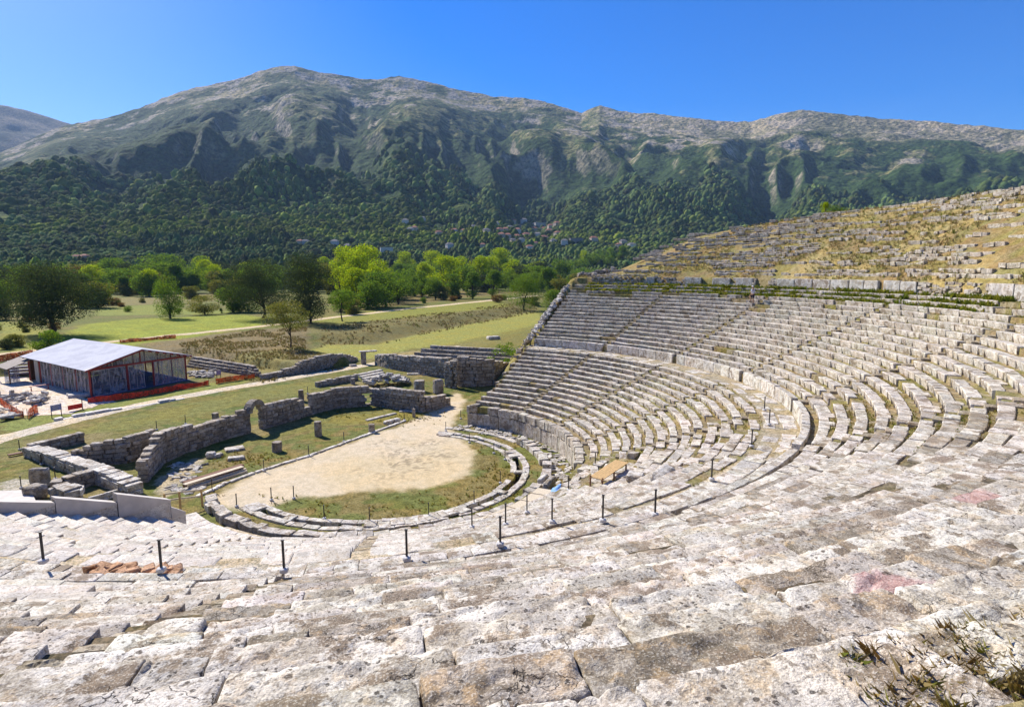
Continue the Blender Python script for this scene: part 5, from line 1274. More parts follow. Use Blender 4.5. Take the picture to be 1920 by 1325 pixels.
# the ones that stand out
def at(x, y): return PG(x, y)
def th_px(p, ytop): return hz(p, ytop)
p = at(92, 627); make_tree('dark_tree', 'huge dark spreading evergreen behind the shelter, at the left edge', 'tree', 'leaf_dark', th_px(p, 492), 25, 1, 32000, .36, .08, 'round', loc=p, lobes_n=30, shell=.2, thick=.6)
p = at(493, 596); make_tree('dark_tree', 'broad dark conifer right of the lush meadow, left one of a pair', 'tree', 'leaf_dark', th_px(p, 487), 25, 2, 20000, .38, .12, 'round', loc=p, lobes_n=20, thick=.5)
p = at(583, 606); make_tree('dark_tree', 'very dark dense conifer, right one of the pair behind the small tree', 'tree', 'leaf_dark', th_px(p, 480), 20, 3, 20000, .38, .08, 'column', loc=p, lobes_n=24, thick=.5)
p = at(545, 652); make_tree('small_tree', 'small olive-green round tree on the dry mound above the terrace wall', 'tree', 'leaf_olive', th_px(p, 567), 11, 4, 7000, .24, .26, 'round', loc=p, lobes_n=14, thick=.16)
p = at(642, 602); make_tree('small_tree', 'little umbrella-shaped tree with a slanting trunk beside the field track', 'tree', 'leaf_mid', th_px(p, 548), 7.0, 5, 2200, .4, .42, 'flat', loc=p, lobes_n=9, thick=.2)
p = at(985, 582); make_tree('bushy_tree', 'broad bushy green tree at the foot of the slope, left of the seats', 'tree', 'leaf_mid', th_px(p, 516), 21, 6, 13000, .36, .08, 'round', loc=p, lobes_n=18)
p = at(320, 597); make_tree('bushy_tree', 'dark green upright tree alone at the far side of the lush meadow', 'tree', 'leaf_mid', th_px(p, 520), 13, 7, 9000, .34, .06, 'column', loc=p, lobes_n=16)
p = at(384, 590); make_tree('bushy_tree', 'low rounded bush-like tree right of the upright tree on the meadow edge', 'tree', 'leaf_olive', th_px(p, 553), 13.5, 8, 6000, .34, .05, 'round', loc=p)
p = at(90, 662); make_tree('bushy_plant', 'bright feathery bush just behind the shelter roof', 'bush', 'leaf_mid', th_px(p, 620), 6.5, 9, 2200, .35, .05, 'round', loc=p)
p = at(180, 577); make_tree('bushy_tree', 'green round tree with a short trunk right of the huge dark one', 'tree', 'leaf_mid', th_px(p, 528), 14, 10, 8000, .36, .2, 'flat', loc=p)
# the belt of trees between the fields and the foothills
protos = []
for kind, nm, mat, shp, H, W, tr_ in (('lime', 'leafy_tree', 'leaf_lime', 'round', 22, 15, .04), ('lime', 'leafy_tree', 'leaf_lime', 'column', 22, 13, .04), ('mid', 'bushy_tree', 'leaf_mid', 'round', 15, 13, .02), ('mid', 'bushy_tree', 'leaf_mid', 'flat', 14, 15, .04),
                                      ('mid', 'bushy_tree', 'leaf_mid', 'column', 17, 11, .06), ('dark', 'dark_tree', 'leaf_dark', 'round', 14, 13, .02), ('olive', 'bushy_tree', 'leaf_olive', 'round', 12, 12, .05), ('yellow', 'leafy_tree', 'leaf_yellow', 'column', 18, 10, .04), ('rust', 'bushy_tree', 'leaf_rust', 'flat', 11, 15, .08)):
    for v in range(2 if kind in ('lime', 'mid') else 1):
        protos.append((kind, shp, H, make_tree(nm, 'x', 'tree', mat, H, W, 100+len(protos), 5200, .62, tr_, shp, lobes_n=20)))
DESC = {'lime': 'bright yellow-green leafy tree', 'mid': 'mid-green bushy tree', 'dark': 'dark green dense tree', 'olive': 'olive-green bushy tree', 'yellow': 'yellow-leaved upright tree', 'rust': 'rusty-brown spreading tree'}
BELT = [('lime', 655, 552, 462), ('lime', 690, 556, 458), ('lime', 665, 575, 500), ('lime', 725, 560, 497), ('lime', 762, 530, 460), ('lime', 812, 532, 462), ('lime', 795, 545, 490), ('lime', 868, 545, 475), ('lime', 938, 535, 465), ('lime', 920, 540, 480), ('lime', 610, 530, 480), ('lime', 280, 520, 480), ('lime', 230, 525, 492),
        ('yellow', 232, 520, 488), ('yellow', 640, 535, 480), ('lime', 300, 522, 484), ('rust', 155, 545, 500), ('rust', 410, 535, 505), ('mid', 20, 545, 498), ('mid', 55, 560, 505), ('mid', 215, 545, 505), ('mid', 262, 550, 508), ('mid', 290, 548, 505), ('mid', 345, 545, 505), ('dark', 350, 530, 498), ('mid', 430, 550, 505), ('olive', 445, 560, 520),
        ('mid', 440, 585, 530), ('mid', 465, 585, 540), ('mid', 395, 545, 515), ('olive', 240, 555, 528), ('mid', 850, 560, 510), ('mid', 885, 560, 508), ('dark', 905, 548, 515), ('mid', 815, 562, 520), ('mid', 775, 555, 510), ('mid', 720, 575, 512), ('lime', 640, 560, 500), ('lime', 705, 565, 480), ('lime', 675, 560, 470), ('mid', 740, 562, 505), ('mid', 792, 558, 505), ('lime', 835, 550, 478), ('lime', 900, 545, 478), ('mid', 925, 556, 505), ('lime', 960, 540, 480), ('mid', 745, 570, 522), ('mid', 690, 580, 520), ('mid', 640, 585, 545), ('mid', 960, 545, 505), ('mid', 1000, 545, 500), ('lime', 985, 525, 480),
        ('mid', 1030, 550, 500), ('mid', 1050, 535, 485), ('lime', 1025, 520, 478), ('dark', 1060, 520, 480), ('mid', 1085, 530, 480), ('lime', 1070, 515, 470), ('mid', 1100, 520, 475), ('mid', 1120, 505, 468), ('lime', 1095, 505, 466), ('mid', 1145, 500, 462), ('olive', 1080, 545, 510), ('olive', 1050, 560, 520), ('mid', 1165, 495, 460), ('dark', 960, 530, 490), ('lime', 1010, 535, 490),
        ('dark', 100, 530, 490), ('mid', 130, 550, 512), ('olive', 660, 590, 560), ('olive', 830, 562, 535), ('mid', 0, 580, 520), ('dark', 10, 600, 560), ('mid', -40, 560, 500), ('mid', -80, 600, 520), ('mid', 200, 560, 535), ('olive', 360, 560, 535), ('dark', 500, 520, 490), ('mid', 520, 525, 492), ('lime', 545, 520, 488), ('dark', 470, 525, 492), ('mid', 1070, 560, 525), ('mid', 1110, 545, 505), ('mid', 1040, 580, 545),
        ('olive', 30, 650, 625), ('dark', 12, 655, 635), ('olive', 1000, 575, 555), ('dark', 1062, 575, 548), ('lime', 1545, 418, 378), ('mid', 1570, 415, 385)]
for q in range(150):
    x = random.uniform(-60, 1150); BELT.append((random.choice(['mid', 'mid', 'mid', 'dark', 'olive', 'lime', 'mid', 'lime']), x, 533-random.uniform(0, 19), 0))
for q in range(80):
    x = random.uniform(-60, 480); y = random.uniform(528, 556); BELT.append((random.choice(['mid', 'mid', 'dark', 'olive', 'lime', 'mid']), x, y, y-random.uniform(28, 54)))
for q in range(34):
    x = random.uniform(480, 700); y = random.uniform(522, 545); BELT.append((random.choice(['mid', 'mid', 'dark', 'lime']), x, y, y-random.uniform(22, 44)))
for q in range(40):
    x = random.uniform(700, 1130); y = random.uniform(520, 548); BELT.append((random.choice(['mid', 'mid', 'dark', 'lime']), x, y, y-random.uniform(26, 50)))
for q in range(26):
    x = random.uniform(600, 1130); BELT.append((random.choice(['mid', 'mid', 'olive', 'lime']), x, 548-random.uniform(0, 16), 0))
for q in range(46):
    x = random.uniform(190, 660); y = random.uniform(536, 554); BELT.append((random.choice(['mid', 'mid', 'dark', 'lime', 'olive']), x, y, y-random.uniform(34, 58)))
for q in range(24):
    x = random.uniform(-60, 190); y = random.uniform(545, 580); BELT.append((random.choice(['mid', 'mid', 'dark', 'olive', 'lime']), x, y, y-random.uniform(30, 55)))
for q in range(40):
    x = random.choice([random.uniform(610, 1010), random.uniform(180, 450), random.uniform(-40, 130)]); y = random.uniform(545, 570) if x > 600 else random.uniform(558, 592) if x > 170 else random.uniform(585, 625); BELT.append((random.choice(['olive', 'olive', 'rust', 'mid']), x, y, y-random.uniform(7, 15)))
used = {}; placed = []
for kind, x, y, yt in BELT:
    if x > 1500: 
        th_ = np.degrees(0); d = ray(x, y); tq = np.linspace(30, 200, 800); Q = CP+d*tq[:, None]; rq = np.hypot(Q[:, 0], Q[:, 1]); i = int(np.argmin(abs(rq-70)+(tq < 60)*999)); t_ = math.degrees(math.atan2(Q[i, 1], Q[i, 0])); p = np.array([Q[i, 0], Q[i, 1], float(hill_z(np.array([rq[i]]), np.array([t_]))[0])-.3]); H = hz(p, yt)
    else:
        p = PG(x, y) if y > 512 else hit(x, y, 60)[0]; p = p-np.array([0, 0, .2])
        H = hz(p, yt) if yt else random.uniform(9, 15)
    c_ = [q for q in protos if q[0] == kind]; q = c_[used.get(kind, 0) % len(c_)]; used[kind] = used.get(kind, 0)+1
    placed.append((float(proj(p[None])[0][0]), kind, q, p, H))
placed.sort(key=lambda a: a[0]); first = set(); cnt = {}
for x, kind, q, p, H in placed:
    k = cnt.get(kind, 0); cnt[kind] = k+1
    lab = ('%s in the valley belt, %s of its kind from the left' if k < 99 else '%s in valley belt, %s from the left') % (DESC[kind], nth(k)); s = H/q[2]; w_ = s*random.uniform(1.1, 1.45); rz = random.uniform(0, 6.28)
    o = q[3]
    if o.name not in first: first.add(o.name); o.location = p; o.rotation_euler[2] = rz; o.scale = (w_, w_, s); o['label'] = lab; o['group'] = 'trees in the belt beyond the fields'
    else: dup(o, p, rz, (w_, w_, s), lab, 'trees in the belt beyond the fields')
for q in protos:
    if q[3].name not in first:
        for ch in list(q[3].children): bpy.data.objects.remove(ch)
        bpy.data.objects.remove(q[3])

# ------------------------------------------------------------------ far woods on the foothills (one mass)
def forest():
    rng = np.random.default_rng(303)
    k = NT('forest_foliage'); c = k.attr('tint'); n = k.noise(.9, 4, .7)
    c = k.mix(k.ramp(n, .3, .7, 0, .8), k.mix(1., c, (.45, .5, .45), 'MULTIPLY'), k.mix(1., c, (1.35, 1.3, 1.2), 'MULTIPLY'))
    mat = k.done(c, .9, k.bump(n, 1.5, 1.), .05)
    n1, n2 = 4, 7; T = []
    for i in range(n1+1):
        f = math.pi*(.03+.72*i/n1); 
        for j in range(n2): a = 2*math.pi*(j+.5*(i % 2))/n2; T.append((math.sin(f)*math.cos(a), math.sin(f)*math.sin(a), math.cos(f)))
    T = np.array(T); Fq = grid_faces(n1+1, n2, True)[:, ::-1]
    az = []; ds = []
    sp = .0046; d = 560.
    while d < 2250:
        m = int(1.95/sp); aa = YAW-1.0+1.95*(np.arange(m)+rng.random(m))/m; az.append(aa); ds.append(d*(1+sp*(rng.random(m)-.5)*1.6)); d *= 1+sp*1.0
    az = np.concatenate(az); ds = np.concatenate(ds); z, _, fu2 = mount(az, ds)[:3]; X = ds*np.sin(az); Y = -CAMD+ds*np.cos(az)
    z = np.where(ds < D0+60, np.maximum(z, G(X, Y)), z)
    g = fbm(X/170., Y/170., s=310, o=4); g2 = fbm(X/60., Y/60., s=315, o=3); far = ss(1500, 2900, ds)
    g3 = fbm(X/420., Y/300., s=333, o=4)
    keep = (rng.random(len(X)) < np.clip(1.15-.5*far-1.6*ss(.50, .64, g)*(.25+.75*far)-.9*ss(.52, .66, g2)*ss(700, 1500, ds), .04, 1))
    keep &= fu2 < .05+.1*rng.random(len(X))**2
    u, v, zc = proj(np.stack([X, Y, z+10], -1)); keep &= (u > -260) & (u < 2200)
    X, Y, z, ds, g, g2, g3 = X[keep], Y[keep], z[keep], ds[keep], g[keep], g2[keep], g3[keep]; n = len(X)
    r = ds*sp*(.30+.75*rng.random(n)**1.5)*1.15*(1+.5*(rng.random(n) < .08)); hh = r*rng.uniform(.8, 1.25, n); tall = (fbm(X/260., Y/260., s=345, o=3) > .56); hh = np.where(tall, hh*1.35, hh); r = np.where(tall, r*.85, r)
    base = np.array([.110, .150, .050])*np.ones((n, 3)); lime = ss(.555, .61, g3+.35*(g2-.5))*(1-ss(1300, 1700, ds)); low = 1-ss(650, 1100, ds)
    base = base*(1-lime[:, None])+lime[:, None]*np.array([.15, .18, .022]); base *= (1+.35*low)[:, None]*np.array([1, 1.04, .9])
    mixr = rng.random(n); base = np.where((mixr < .10*(1+2*low))[:, None], np.array([.12, .145, .028]), base); base = np.where((mixr > .90)[:, None], np.array([.075, .085, .03]), base); base = np.where(((mixr > .55) & (mixr < .80))[:, None], base*np.array([.62, .70, .75]), base)
    base *= (rng.uniform(.65, 1.3, n)*(.72+.62*ss(.40, .60, g2)))[:, None]
    J = 1+.34*(rng.random((n, len(T)))-.5)
    V = np.stack([X[:, None]+T[None, :, 0]*r[:, None]*J, Y[:, None]+T[None, :, 1]*r[:, None]*J, z[:, None]+hh[:, None]*(.35+T[None, :, 2]*J)], -1)
    C = np.repeat(base, len(T), 0)*(.75+.5*rng.random((n*len(T), 1)))
    F = (Fq[None]+(np.arange(n)*len(T))[:, None, None]).reshape(-1, 4)
    print('forest', n)
    o = mk('forest', V.reshape(-1, 3), F, mat, None, True, {'tint': C}, ('dense dark green woods covering the foothills below the mountain', 'forest'), 'stuff'); return o
forest()
# ------------------------------------------------------------------ the village
M['wall_white'] = plain('house_wall_white', (.43, .41, .38), .9, .08, .5, .2); M['wall_cream'] = plain('house_wall_cream', (.38, .32, .25), .9, .08, .5, .2)
M['roof_red'] = plain('roof_tiles_red', (.27, .115, .075), .9, .2, .8, .2); M['roof_grey'] = plain('roof_slate', (.17, .155, .15), .9, .2, .8, .2); M['glass_dark'] = plain('dark_window', (.03, .035, .05), .3, .1, 1, .5)
def house(loc, rz, L, W_, H, wallm, roofm, label, flat=False):
    t = thing('village_house', label, 'house', loc, rz, 'houses of the far village'); m = MB(); m.box((0, 0, H/2-1.5), (L, W_, H+3)); wl_ = m.build('wall', M[wallm], t)
    m = MB()
    if flat: m.box((0, 0, H+.2), (L+.8, W_+.8, .4))
    else:
        rr_ = W_*.30; V = [(-L/2-.6, -W_/2-.6, H), (L/2+.6, -W_/2-.6, H), (L/2+.6, W_/2+.6, H), (-L/2-.6, W_/2+.6, H), (-L/2+W_*.35, 0, H+rr_), (L/2-W_*.35, 0, H+rr_)]
        m.add(V, [np.array([[0, 1, 5, 4], [2, 3, 4, 5], [3, 2, 1, 0]]), np.array([[1, 2, 5], [3, 0, 4]])])
    m.build('roof', M[roofm], t)
HOUSES = [(792, 421, 'w'), (777, 439, 'r'), (770, 441, 'w'), (852, 444, 'W'), (870, 445, 'W'), (823, 447, 'r'), (912, 443, 'g'), (937, 442, 'r'), (948, 441, 'r'), (956, 437, 'w'), (970, 443, 'W'), (952, 452, 'r'), (969, 454, 'r'), (987, 451, 'r'), (1008, 450, 'w'), (1033, 435, 'r'), (1013, 432, 'L'), (1004, 431, 'w'), (973, 435, 'r'), (1030, 444, 'r'), (1037, 462, 'w'), (1058, 463, 'w'),
          (1080, 461, 'B'), (1113, 458, 'r'), (993, 475, 'W'), (972, 464, 'r'), (962, 461, 'g'), (940, 451, 'r'), (843, 470, 'w'), (725, 478, 'L'), (628, 465, 'w'), (760, 425, 'w'), (960, 425, 'r'), (982, 424, 'w'), (1003, 467, 'r'), (1160, 470, 'r'), (1184, 470, 'w'), (1168, 464, 'g'), (145, 495, 'r'), (160, 494, 'r'), (563, 464, 'r'), (573, 465, 'w'), (930, 430, 'w'), (1045, 430, 'r'), (905, 470, 'r'), (1020, 456, 'r'), (888, 436, 'w'), (1000, 440, 'r'), (1020, 440, 'r'), (1046, 448, 'r'), (978, 460, 'w'), (652, 472, 'g')]
HOUSES.sort(); hn = {}
HD = {'w': 'small pale house with a grey roof', 'r': 'small house with a reddish tiled roof', 'W': 'bright white house with a reddish roof', 'g': 'cream house with a slate roof', 'L': 'long white flat-roofed building', 'B': 'long dark-fronted building'}
for x, y, k in HOUSES:
    p, d = hit(x, y-1.5, 300); s = d/1000.; i = hn.get(k, 0); hn[k] = i+1; p = p+np.array([0, 0, 3.6*s])
    lab = '%s, %s from the left in the village' % (HD[k], nth(i)); rz = random.uniform(-.5, .5)
    sz = random.uniform(9, 12)*s
    if k == 'L': house(p, rz*.3, 20*s, 9*s, 7*s, 'wall_white', 'wall_white', lab, True)
    elif k == 'B': house(p, 0, 22*s, 9*s, 7*s, 'roof_grey', 'roof_grey', lab, True)
    else: house(p, rz, sz, sz*.8, (5.5 if k != 'W' else 6.5)*s, {'w': 'wall_white', 'r': 'wall_cream', 'W': 'wall_white', 'g': 'wall_cream'}[k], {'w': 'roof_grey', 'r': 'roof_red', 'W': 'roof_red', 'g': 'roof_grey'}[k], lab)
# ------------------------------------------------------------------ the visitor on the upper rows
def skin_body(name, joints, edges, rad, mat, parent, sub=2):
    me = bpy.data.meshes.new(name); me.from_pydata([tuple(j) for j in joints], edges, []); ob = bpy.data.objects.new(name, me); COL.objects.link(ob); ob.parent = parent
    md = ob.modifiers.new('skin', 'SKIN'); md.use_smooth_shade = True
    sv = me.skin_vertices[0].data if me.skin_vertices else None
    if sv is None:
        bpy.context.view_layer.objects.active = ob; sv = me.skin_vertices[0].data
    for i, r in enumerate(rad): sv[i].radius = (r, r) if not hasattr(r, '__len__') else r; sv[i].use_root = (i == 0)
    s2 = ob.modifiers.new('sub', 'SUBSURF'); s2.levels = sub; s2.render_levels = sub; me.materials.append(mat); return ob
M['skin'] = plain('skin', (.42, .23, .14), .6, .08, 8, .3); M['shirt'] = plain('pale_shirt', (.60, .59, .66), .85, .1, 10, .2); M['shorts'] = plain('dark_shorts', (.035, .03, .045), .85, .2, 10, .2); M['shoe'] = plain('dark_shoe', (.04, .03, .03), .7, .1, 9, .3); M['hat'] = plain('pale_cap', (.66, .64, .62), .85, .1, 9, .2)
pf = surf_pt(1411, 571); S_P = 1.22
pr = thing('person', 'person in a pale shirt, light cap and dark shorts standing on the upper rows', 'person', pf, YAW*-1+.5); pr.scale = (S_P,)*3
J = [(0, 0, .93), (0, .02, 1.12), (0, .03, 1.38), (0, .05, 1.50), (0, .07, 1.60), (.095, 0, .88), (.12, .07, .48), (.125, -.02, .09), (.13, .12, .03), (-.095, 0, .88), (-.14, .20, .62), (-.14, .16, .27), (-.14, .29, .22),
     (.19, .03, 1.40), (.30, .06, 1.16), (.40, .20, 1.20), (.45, .27, 1.22), (-.19, .03, 1.40), (-.27, .02, 1.12), (-.24, .14, .90), (-.24, .17, .83)]
Eg = [(0, 1), (1, 2), (2, 3), (3, 4), (0, 5), (5, 6), (6, 7), (7, 8), (0, 9), (9, 10), (10, 11), (11, 12), (2, 13), (13, 14), (14, 15), (15, 16), (2, 17), (17, 18), (18, 19), (19, 20)]
skin_body('body', J, Eg, [.12, .12, .13, .055, .06, .085, .058, .04, .035, .085, .058, .04, .035, .055, .043, .033, .03, .055, .043, .033, .03], M['skin'], pr)
skin_body('shirt', [(0, 0, .90), (0, .02, 1.12), (0, .03, 1.37), (0, .045, 1.45), (.20, .03, 1.40), (.29, .055, 1.20), (-.20, .03, 1.40), (-.265, .02, 1.18)], [(0, 1), (1, 2), (2, 3), (2, 4), (4, 5), (2, 6), (6, 7)], [(.165, .135), (.155, .13), (.165, .135), .075, .075, .065, .075, .065], M['shirt'], pr)
skin_body('shorts', [(0, 0, .95), (0, 0, .86), (.10, .01, .80), (.118, .06, .52), (-.10, .03, .80), (-.138, .16, .64)], [(0, 1), (1, 2), (2, 3), (1, 4), (4, 5)], [(.158, .135), (.16, .14), .11, .095, .11, .095], M['shorts'], pr)
def ball(name, c, r, mat, par, n=12):
    m = MB(); a = np.linspace(0, 2*math.pi, n, endpoint=False); f = np.linspace(.02, math.pi-.02, 9); A, Fz = np.meshgrid(a, f)
    V = np.stack([c[0]+r[0]*np.sin(Fz)*np.cos(A), c[1]+r[1]*np.sin(Fz)*np.sin(A), c[2]+r[2]*np.cos(Fz)], -1).reshape(-1, 3); m.add(V, grid_faces(9, n, True)[:, ::-1]); return m.build(name, mat, par, True)
hd = ball('head', (0, .09, 1.68), (.078, .098, .115), M['skin'], pr)
m = MB(); m.add([(-.018, .18, 1.69), (.018, .18, 1.69), (.022, .175, 1.65), (-.022, .175, 1.65), (0, .215, 1.655)], [np.array([[3, 2, 1, 0]]), np.array([[0, 1, 4], [1, 2, 4], [2, 3, 4], [3, 0, 4]])]); m.build('nose', M['skin'], hd)
for s in (-1, 1): ball('ear', (s*.08, .085, 1.67), (.015, .025, .035), M['skin'], hd, 8); ball('eye', (s*.03, .178, 1.70), (.012, .01, .008), M['shoe'], hd, 8)
ball('cap', (0, .08, 1.73), (.092, .11, .085), M['hat'], pr)
m = MB(); m.box((0, .20, 1.735), (.15, .13, .015)); m.build('cap_peak', M['hat'], pr)
for (x, y, z) in ((.13, .06, .045), (-.14, .22, .235)): ball('shoe', (x, y, z), (.052, .14, .052), M['shoe'], pr, 10)
for s, b in ((1, J[16]), (-1, J[20])):                      # hands: palm, four fingers, thumb
    b = np.array(b); d = np.array([.45, .6, .1]) if s == 1 else np.array([0, .3, -.9]); d /= np.linalg.norm(d); sd_ = np.cross(d, [1, 0, .3] if s == -1 else [0, 0, 1.]); sd_ /= np.linalg.norm(sd_); m = MB()
    m.tube([b, b+d*.05, b+d*.095], [.026, .036, .033], 8)
    for k in range(4):
        o = b+d*.09+sd_*(k-1.5)*.018; L = [.06, .075, .08, .062][k]; m.tube([o, o+d*L*.55+np.array([0, 0, -.006]), o+d*L+np.array([0, 0, -.022])], [.0095, .009, .007], 6)
    o = b+d*.035+sd_*.03; m.tube([o, o+sd_*.03+d*.03, o+sd_*.035+d*.06], [.012, .010, .008], 6); m.build('hand', M['skin'], pr, True)
pg = np.array(pf)+rotm(0, 0, YAW*-1+.5)@(np.array([.52, .36, 1.16])*S_P)
m = MB(); m.box((0, 0, .0), (.16, .10, .30), .4); m.box((0, 0, .17), (.10, .03, .05), .4); m.build('hand_bag', M['orange_net'], thing=('small orange bag held out by the person on the upper rows', 'bag'), loc=tuple(pg))

# ------------------------------------------------------------------ grass and weeds (nobody could count them)
def tufts(name, pts, h, cols, label, blades=9, seed=0, spread=.5, wid=.05):
    rng = np.random.default_rng(seed); pts = np.asarray(pts, float); n = len(pts); h = np.broadcast_to(h, (n,))
    q = np.repeat(np.arange(n), blades); m = len(q); a = rng.uniform(0, 6.28, m); ln = rng.uniform(.2, .95, m)*spread; hh = h[q]*rng.uniform(.5, 1.15, m)
    off = rng.normal(0, .22, (m, 2))*h[q][:, None]; B = pts[q].copy(); B[:, :2] += off; d = np.stack([np.cos(a), np.sin(a), 0*a], -1); p = np.stack([-np.sin(a), np.cos(a), 0*a], -1)
    w_ = (wid*h[q]*rng.uniform(.6, 1.4, m))[:, None]; tip = B+d*(ln*hh)[:, None]+np.array([0, 0, 1.])*hh[:, None]; md = B+d*(ln*hh*.3)[:, None]+np.array([0, 0, .6])*hh[:, None]
    V = np.stack([B-p*w_, B+p*w_, md+p*w_*.8, tip, md-p*w_*.8], 1).reshape(-1, 3); F = np.arange(5*m).reshape(m, 5)
    cols = np.asarray(cols, float); C = cols[rng.integers(0, len(cols), n)][q]*rng.uniform(.7, 1.25, m)[:, None]
    return mk(name, V, F, M['blade'], None, False, {'tint': np.repeat(C, 5, 0)}, (label, 'grass'), 'stuff')
M['blade'] = leaf_material('grass_blades', (1., 1., 1.), .4, (1.1, 1.05, .7))
DRY = [(.36, .28, .12), (.30, .21, .085), (.42, .35, .18)]; GRN = [(.19, .22, .04), (.25, .25, .05), (.29, .26, .07), (.15, .19, .035)]
rng = np.random.default_rng(81)
P1 = []
for i, rf, zt in rings_of()[2:]:
    for q in range(420):
        t = rng.uniform(-80, 50); P1.append((rf+rng.uniform(.58, .86), t))
for j in range(1, UN+1):
    for q in range(int(560*(1.8 if j > 13 else 1))):
        t = rng.uniform(-60, 50); P1.append((ufront(j)+rng.uniform(.60, .90), t))
P1 = np.array(P1); X = P1[:, 0]*np.cos(np.radians(P1[:, 1])); Y = P1[:, 0]*np.sin(np.radians(P1[:, 1])); k = (fbm(X*.3, Y*.3, s=201, o=3)+.12*(P1[:, 0] > 46) > .53) & seen(np.stack([X, Y, X*0+8], -1), 200) & (np.hypot(X, Y+CAMD) > 26)
Z = cavea_z(P1[:, 0], P1[:, 1]); pts = np.stack([X, Y, Z-.02], -1)[k]
tufts('grass_tufts', pts, rng.uniform(.06, .20, len(pts)), GRN+DRY+[(.40, .36, .14)], 'yellowish green grass growing in strips behind the seat rows', 8, 1, .6, .07)
P1 = np.stack([rng.uniform(52.2, 69, 9000), rng.uniform(-22, 51, 9000)], -1); X = P1[:, 0]*np.cos(np.radians(P1[:, 1])); Y = P1[:, 0]*np.sin(np.radians(P1[:, 1])); k = (fbm(X*.16+4, Y*.16, s=203, o=4) > .44)
Z = hill_z(P1[:, 0], P1[:, 1]); pts = np.stack([X, Y, Z], -1)[k]; hcol = [(.38, .31, .15), (.30, .21, .10), (.44, .37, .20), (.27, .25, .08), (.20, .21, .05)]
tufts('hill_grass', pts, rng.uniform(.15, .45, len(pts)), hcol, 'long golden dry grass covering the ruined top bank', 7, 3, .5, .06)
pts = []                                                    # green weeds along the slab wall and the last rows
for q in range(1500):
    t = rng.uniform(-20, 48); r = rng.uniform(48.6, 51.6)
    if math.hypot(r*math.cos(R(t)), r*math.sin(R(t))+CAMD) < 24: continue
    if hsh(round(t*.7), 3) < .5 or rng.random() < .45: pts.append((r*math.cos(R(t)), r*math.sin(R(t)), float(cavea_z(np.array([r]), np.array([t]))[0])-.03))
tufts('weeds', pts, rng.uniform(.25, .6, len(pts)), [(.14, .18, .02), (.20, .22, .025), (.26, .25, .03)], 'fresh green weeds along the foot of the slab wall', 12, 4, .9, .11)
pts = []
for (x, y, s, n) in [(760, 785, 1.6, 60), (800, 780, 1.4, 40), (735, 790, 1.5, 50), (460, 862, 1.3, 70), (430, 860, 1., 40), (500, 858, 1.5, 50), (650, 778, 1.5, 40), (940, 925, 1.3, 60), (955, 905, 1.0, 40), (800, 945, 1.5, 30), (940, 880, .8, 30)]:
    p = P(x, y, 0)
    for q in range(n): pts.append((p[0]+rng.normal(0, s), p[1]+rng.normal(0, s), -.03))
for q in range(420):                                       # the belt of dry grass in the ring
    a = rng.uniform(-165, 60); r = rng.uniform(8.6, 14.2)
    if 11.4 < r < 13.2: continue
    x, y = OC[0]+r*math.cos(R(a)), OC[1]+r*math.sin(R(a)); u_ = proj(np.array([[x, y, 0]]))
    if r < 11.4 and (u_[1][0] < 925 and u_[0][0] < 880): continue
    pts.append((x, y, -.03))
tufts('low_weeds', pts, rng.uniform(.08, .28, len(pts)), [(.20, .19, .03), (.26, .22, .05), (.15, .17, .03), (.26, .18, .07)], 'yellow and green weeds on the stage and round the sandy circle', 9, 5, .7, .07)
bank = pp([(600, 618), (760, 598), (880, 583), (1000, 566), (1010, 582), (930, 597), (800, 622), (700, 645), (600, 645)], .8); pts = []
bx0, by0 = bank.min(0); bx1, by1 = bank.max(0); x = rng.uniform(bx0, bx1, 9000); y = rng.uniform(by0, by1, 9000); k = (sdf(x, y, bank) > 0) & (fbm(x*.12, y*.12, s=204, o=3) > .40); pts = np.stack([x, y, G(x, y)-.1], -1)[k]
tufts('bank_brush', pts, rng.uniform(.25, .8, len(pts)), [(.22, .19, .08), (.19, .135, .075), (.22, .17, .09), (.16, .13, .06), (.15, .17, .04)], 'brown rough brush on the bank beside the level green', 8, 6, .6, .08)
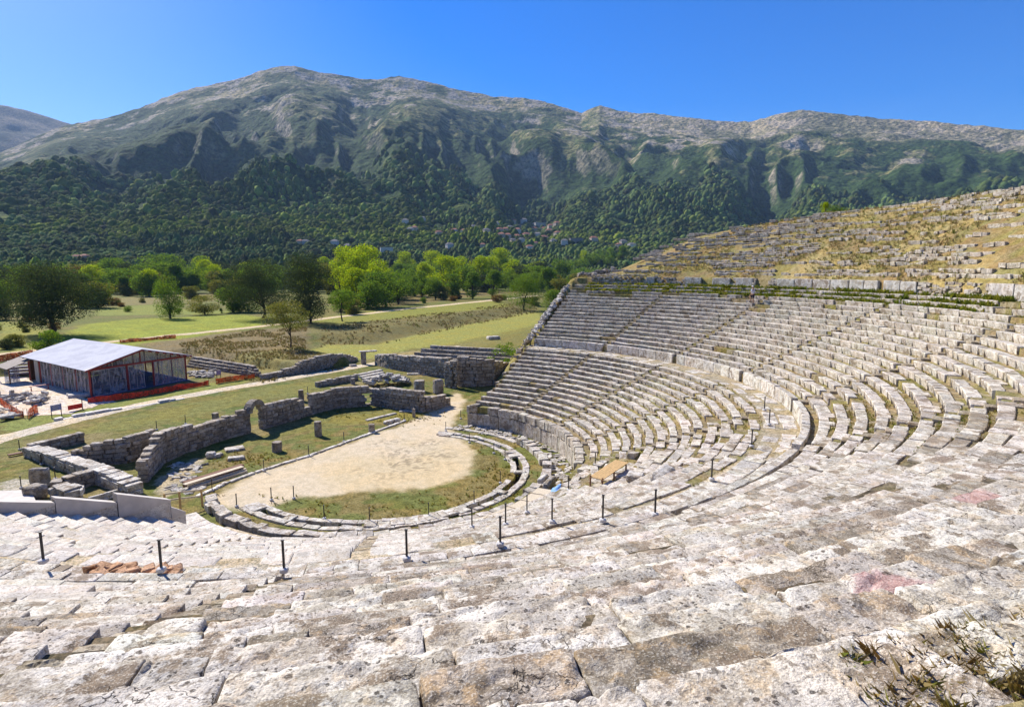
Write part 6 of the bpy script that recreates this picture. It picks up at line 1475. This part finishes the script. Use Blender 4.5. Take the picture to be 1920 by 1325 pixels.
for X0 in ([(330, 645), (480, 618), (580, 612), (575, 655), (650, 676), (490, 702), (352, 676)],):
    pg_ = pp(X0, PH); x = rng.uniform(pg_[:, 0].min(), pg_[:, 0].max(), 9000); y = rng.uniform(pg_[:, 1].min(), pg_[:, 1].max(), 9000); k = (sdf(x, y, pg_) > .5) & (fbm(x*.1, y*.1, s=205, o=3) > .45); pts = np.stack([x, y, G(x, y)-.05], -1)[k]
tufts('mound_grass', pts, rng.uniform(.2, .6, len(pts)), [(.19, .14, .07), (.23, .18, .08), (.15, .15, .05), (.26, .22, .10)], 'dry brownish grass over the mound behind the terrace wall', 7, 7, .6, .07)
# ivy on the stepped rows
vv = []; cc_ = []
for (x0, x1, y0, y1, z) in ((930, 985, 645, 664, 4.0), (915, 955, 672, 690, 2.8)):
    lob = []
    for q in range(14): p = P(rng.uniform(x0, x1), rng.uniform(y0, y1), z); lob.append((p[0], p[1], z+rng.uniform(-.5, .3), .9, .9, .6))
    V, F, C = leaf_cloud(lob, 1300, .28, rng, .3); o = mk('ivy', V, F, M['leaf_mid'], None, False, {'tint': C}, ('dark ivy hanging over the %s' % ('right end of the stepped rows' if z > 3 else 'shaded passage wall'), 'ivy'))
# brushy rough corner at the viewer's right foot
pts = []
for q in range(420):
    a_ = rng.uniform(0, 6.28); rr_ = 1.0*rng.random()**.6; x, y = CORNER[0]+rr_*math.cos(a_), CORNER[1]+rr_*math.sin(a_); r_ = math.hypot(x, y); t_ = math.degrees(math.atan2(y, x)); pts.append((x, y, float(cavea_z(np.array([min(r_, 51.)]), np.array([t_]))[0])-.02))
tufts('corner_grass', pts, rng.uniform(.04, .15, len(pts)), DRY+DRY+DRY+GRN[:3], 'brown and green grass in the near right corner below the rocks', 26, 8, 1.1, .0045)
# ------------------------------------------------------------------ the air
hm = bpy.data.materials.new('haze_air'); hm.use_nodes = True; hn_ = hm.node_tree.nodes; hn_.remove(hn_['Principled BSDF'])
pv_ = hn_.new('ShaderNodeVolumePrincipled'); pv_.inputs['Color'].default_value = (.46, .67, 1, 1); pv_.inputs['Density'].default_value = 4.6e-5; pv_.inputs['Anisotropy'].default_value = 0.
hm.node_tree.links.new(pv_.outputs[0], hn_['Material Output'].inputs['Volume'])
m = MB(); m.box((-600, 4500, 800), (12400, 10600, 1900)); hz_o = m.build('haze', hm, kind='stuff')
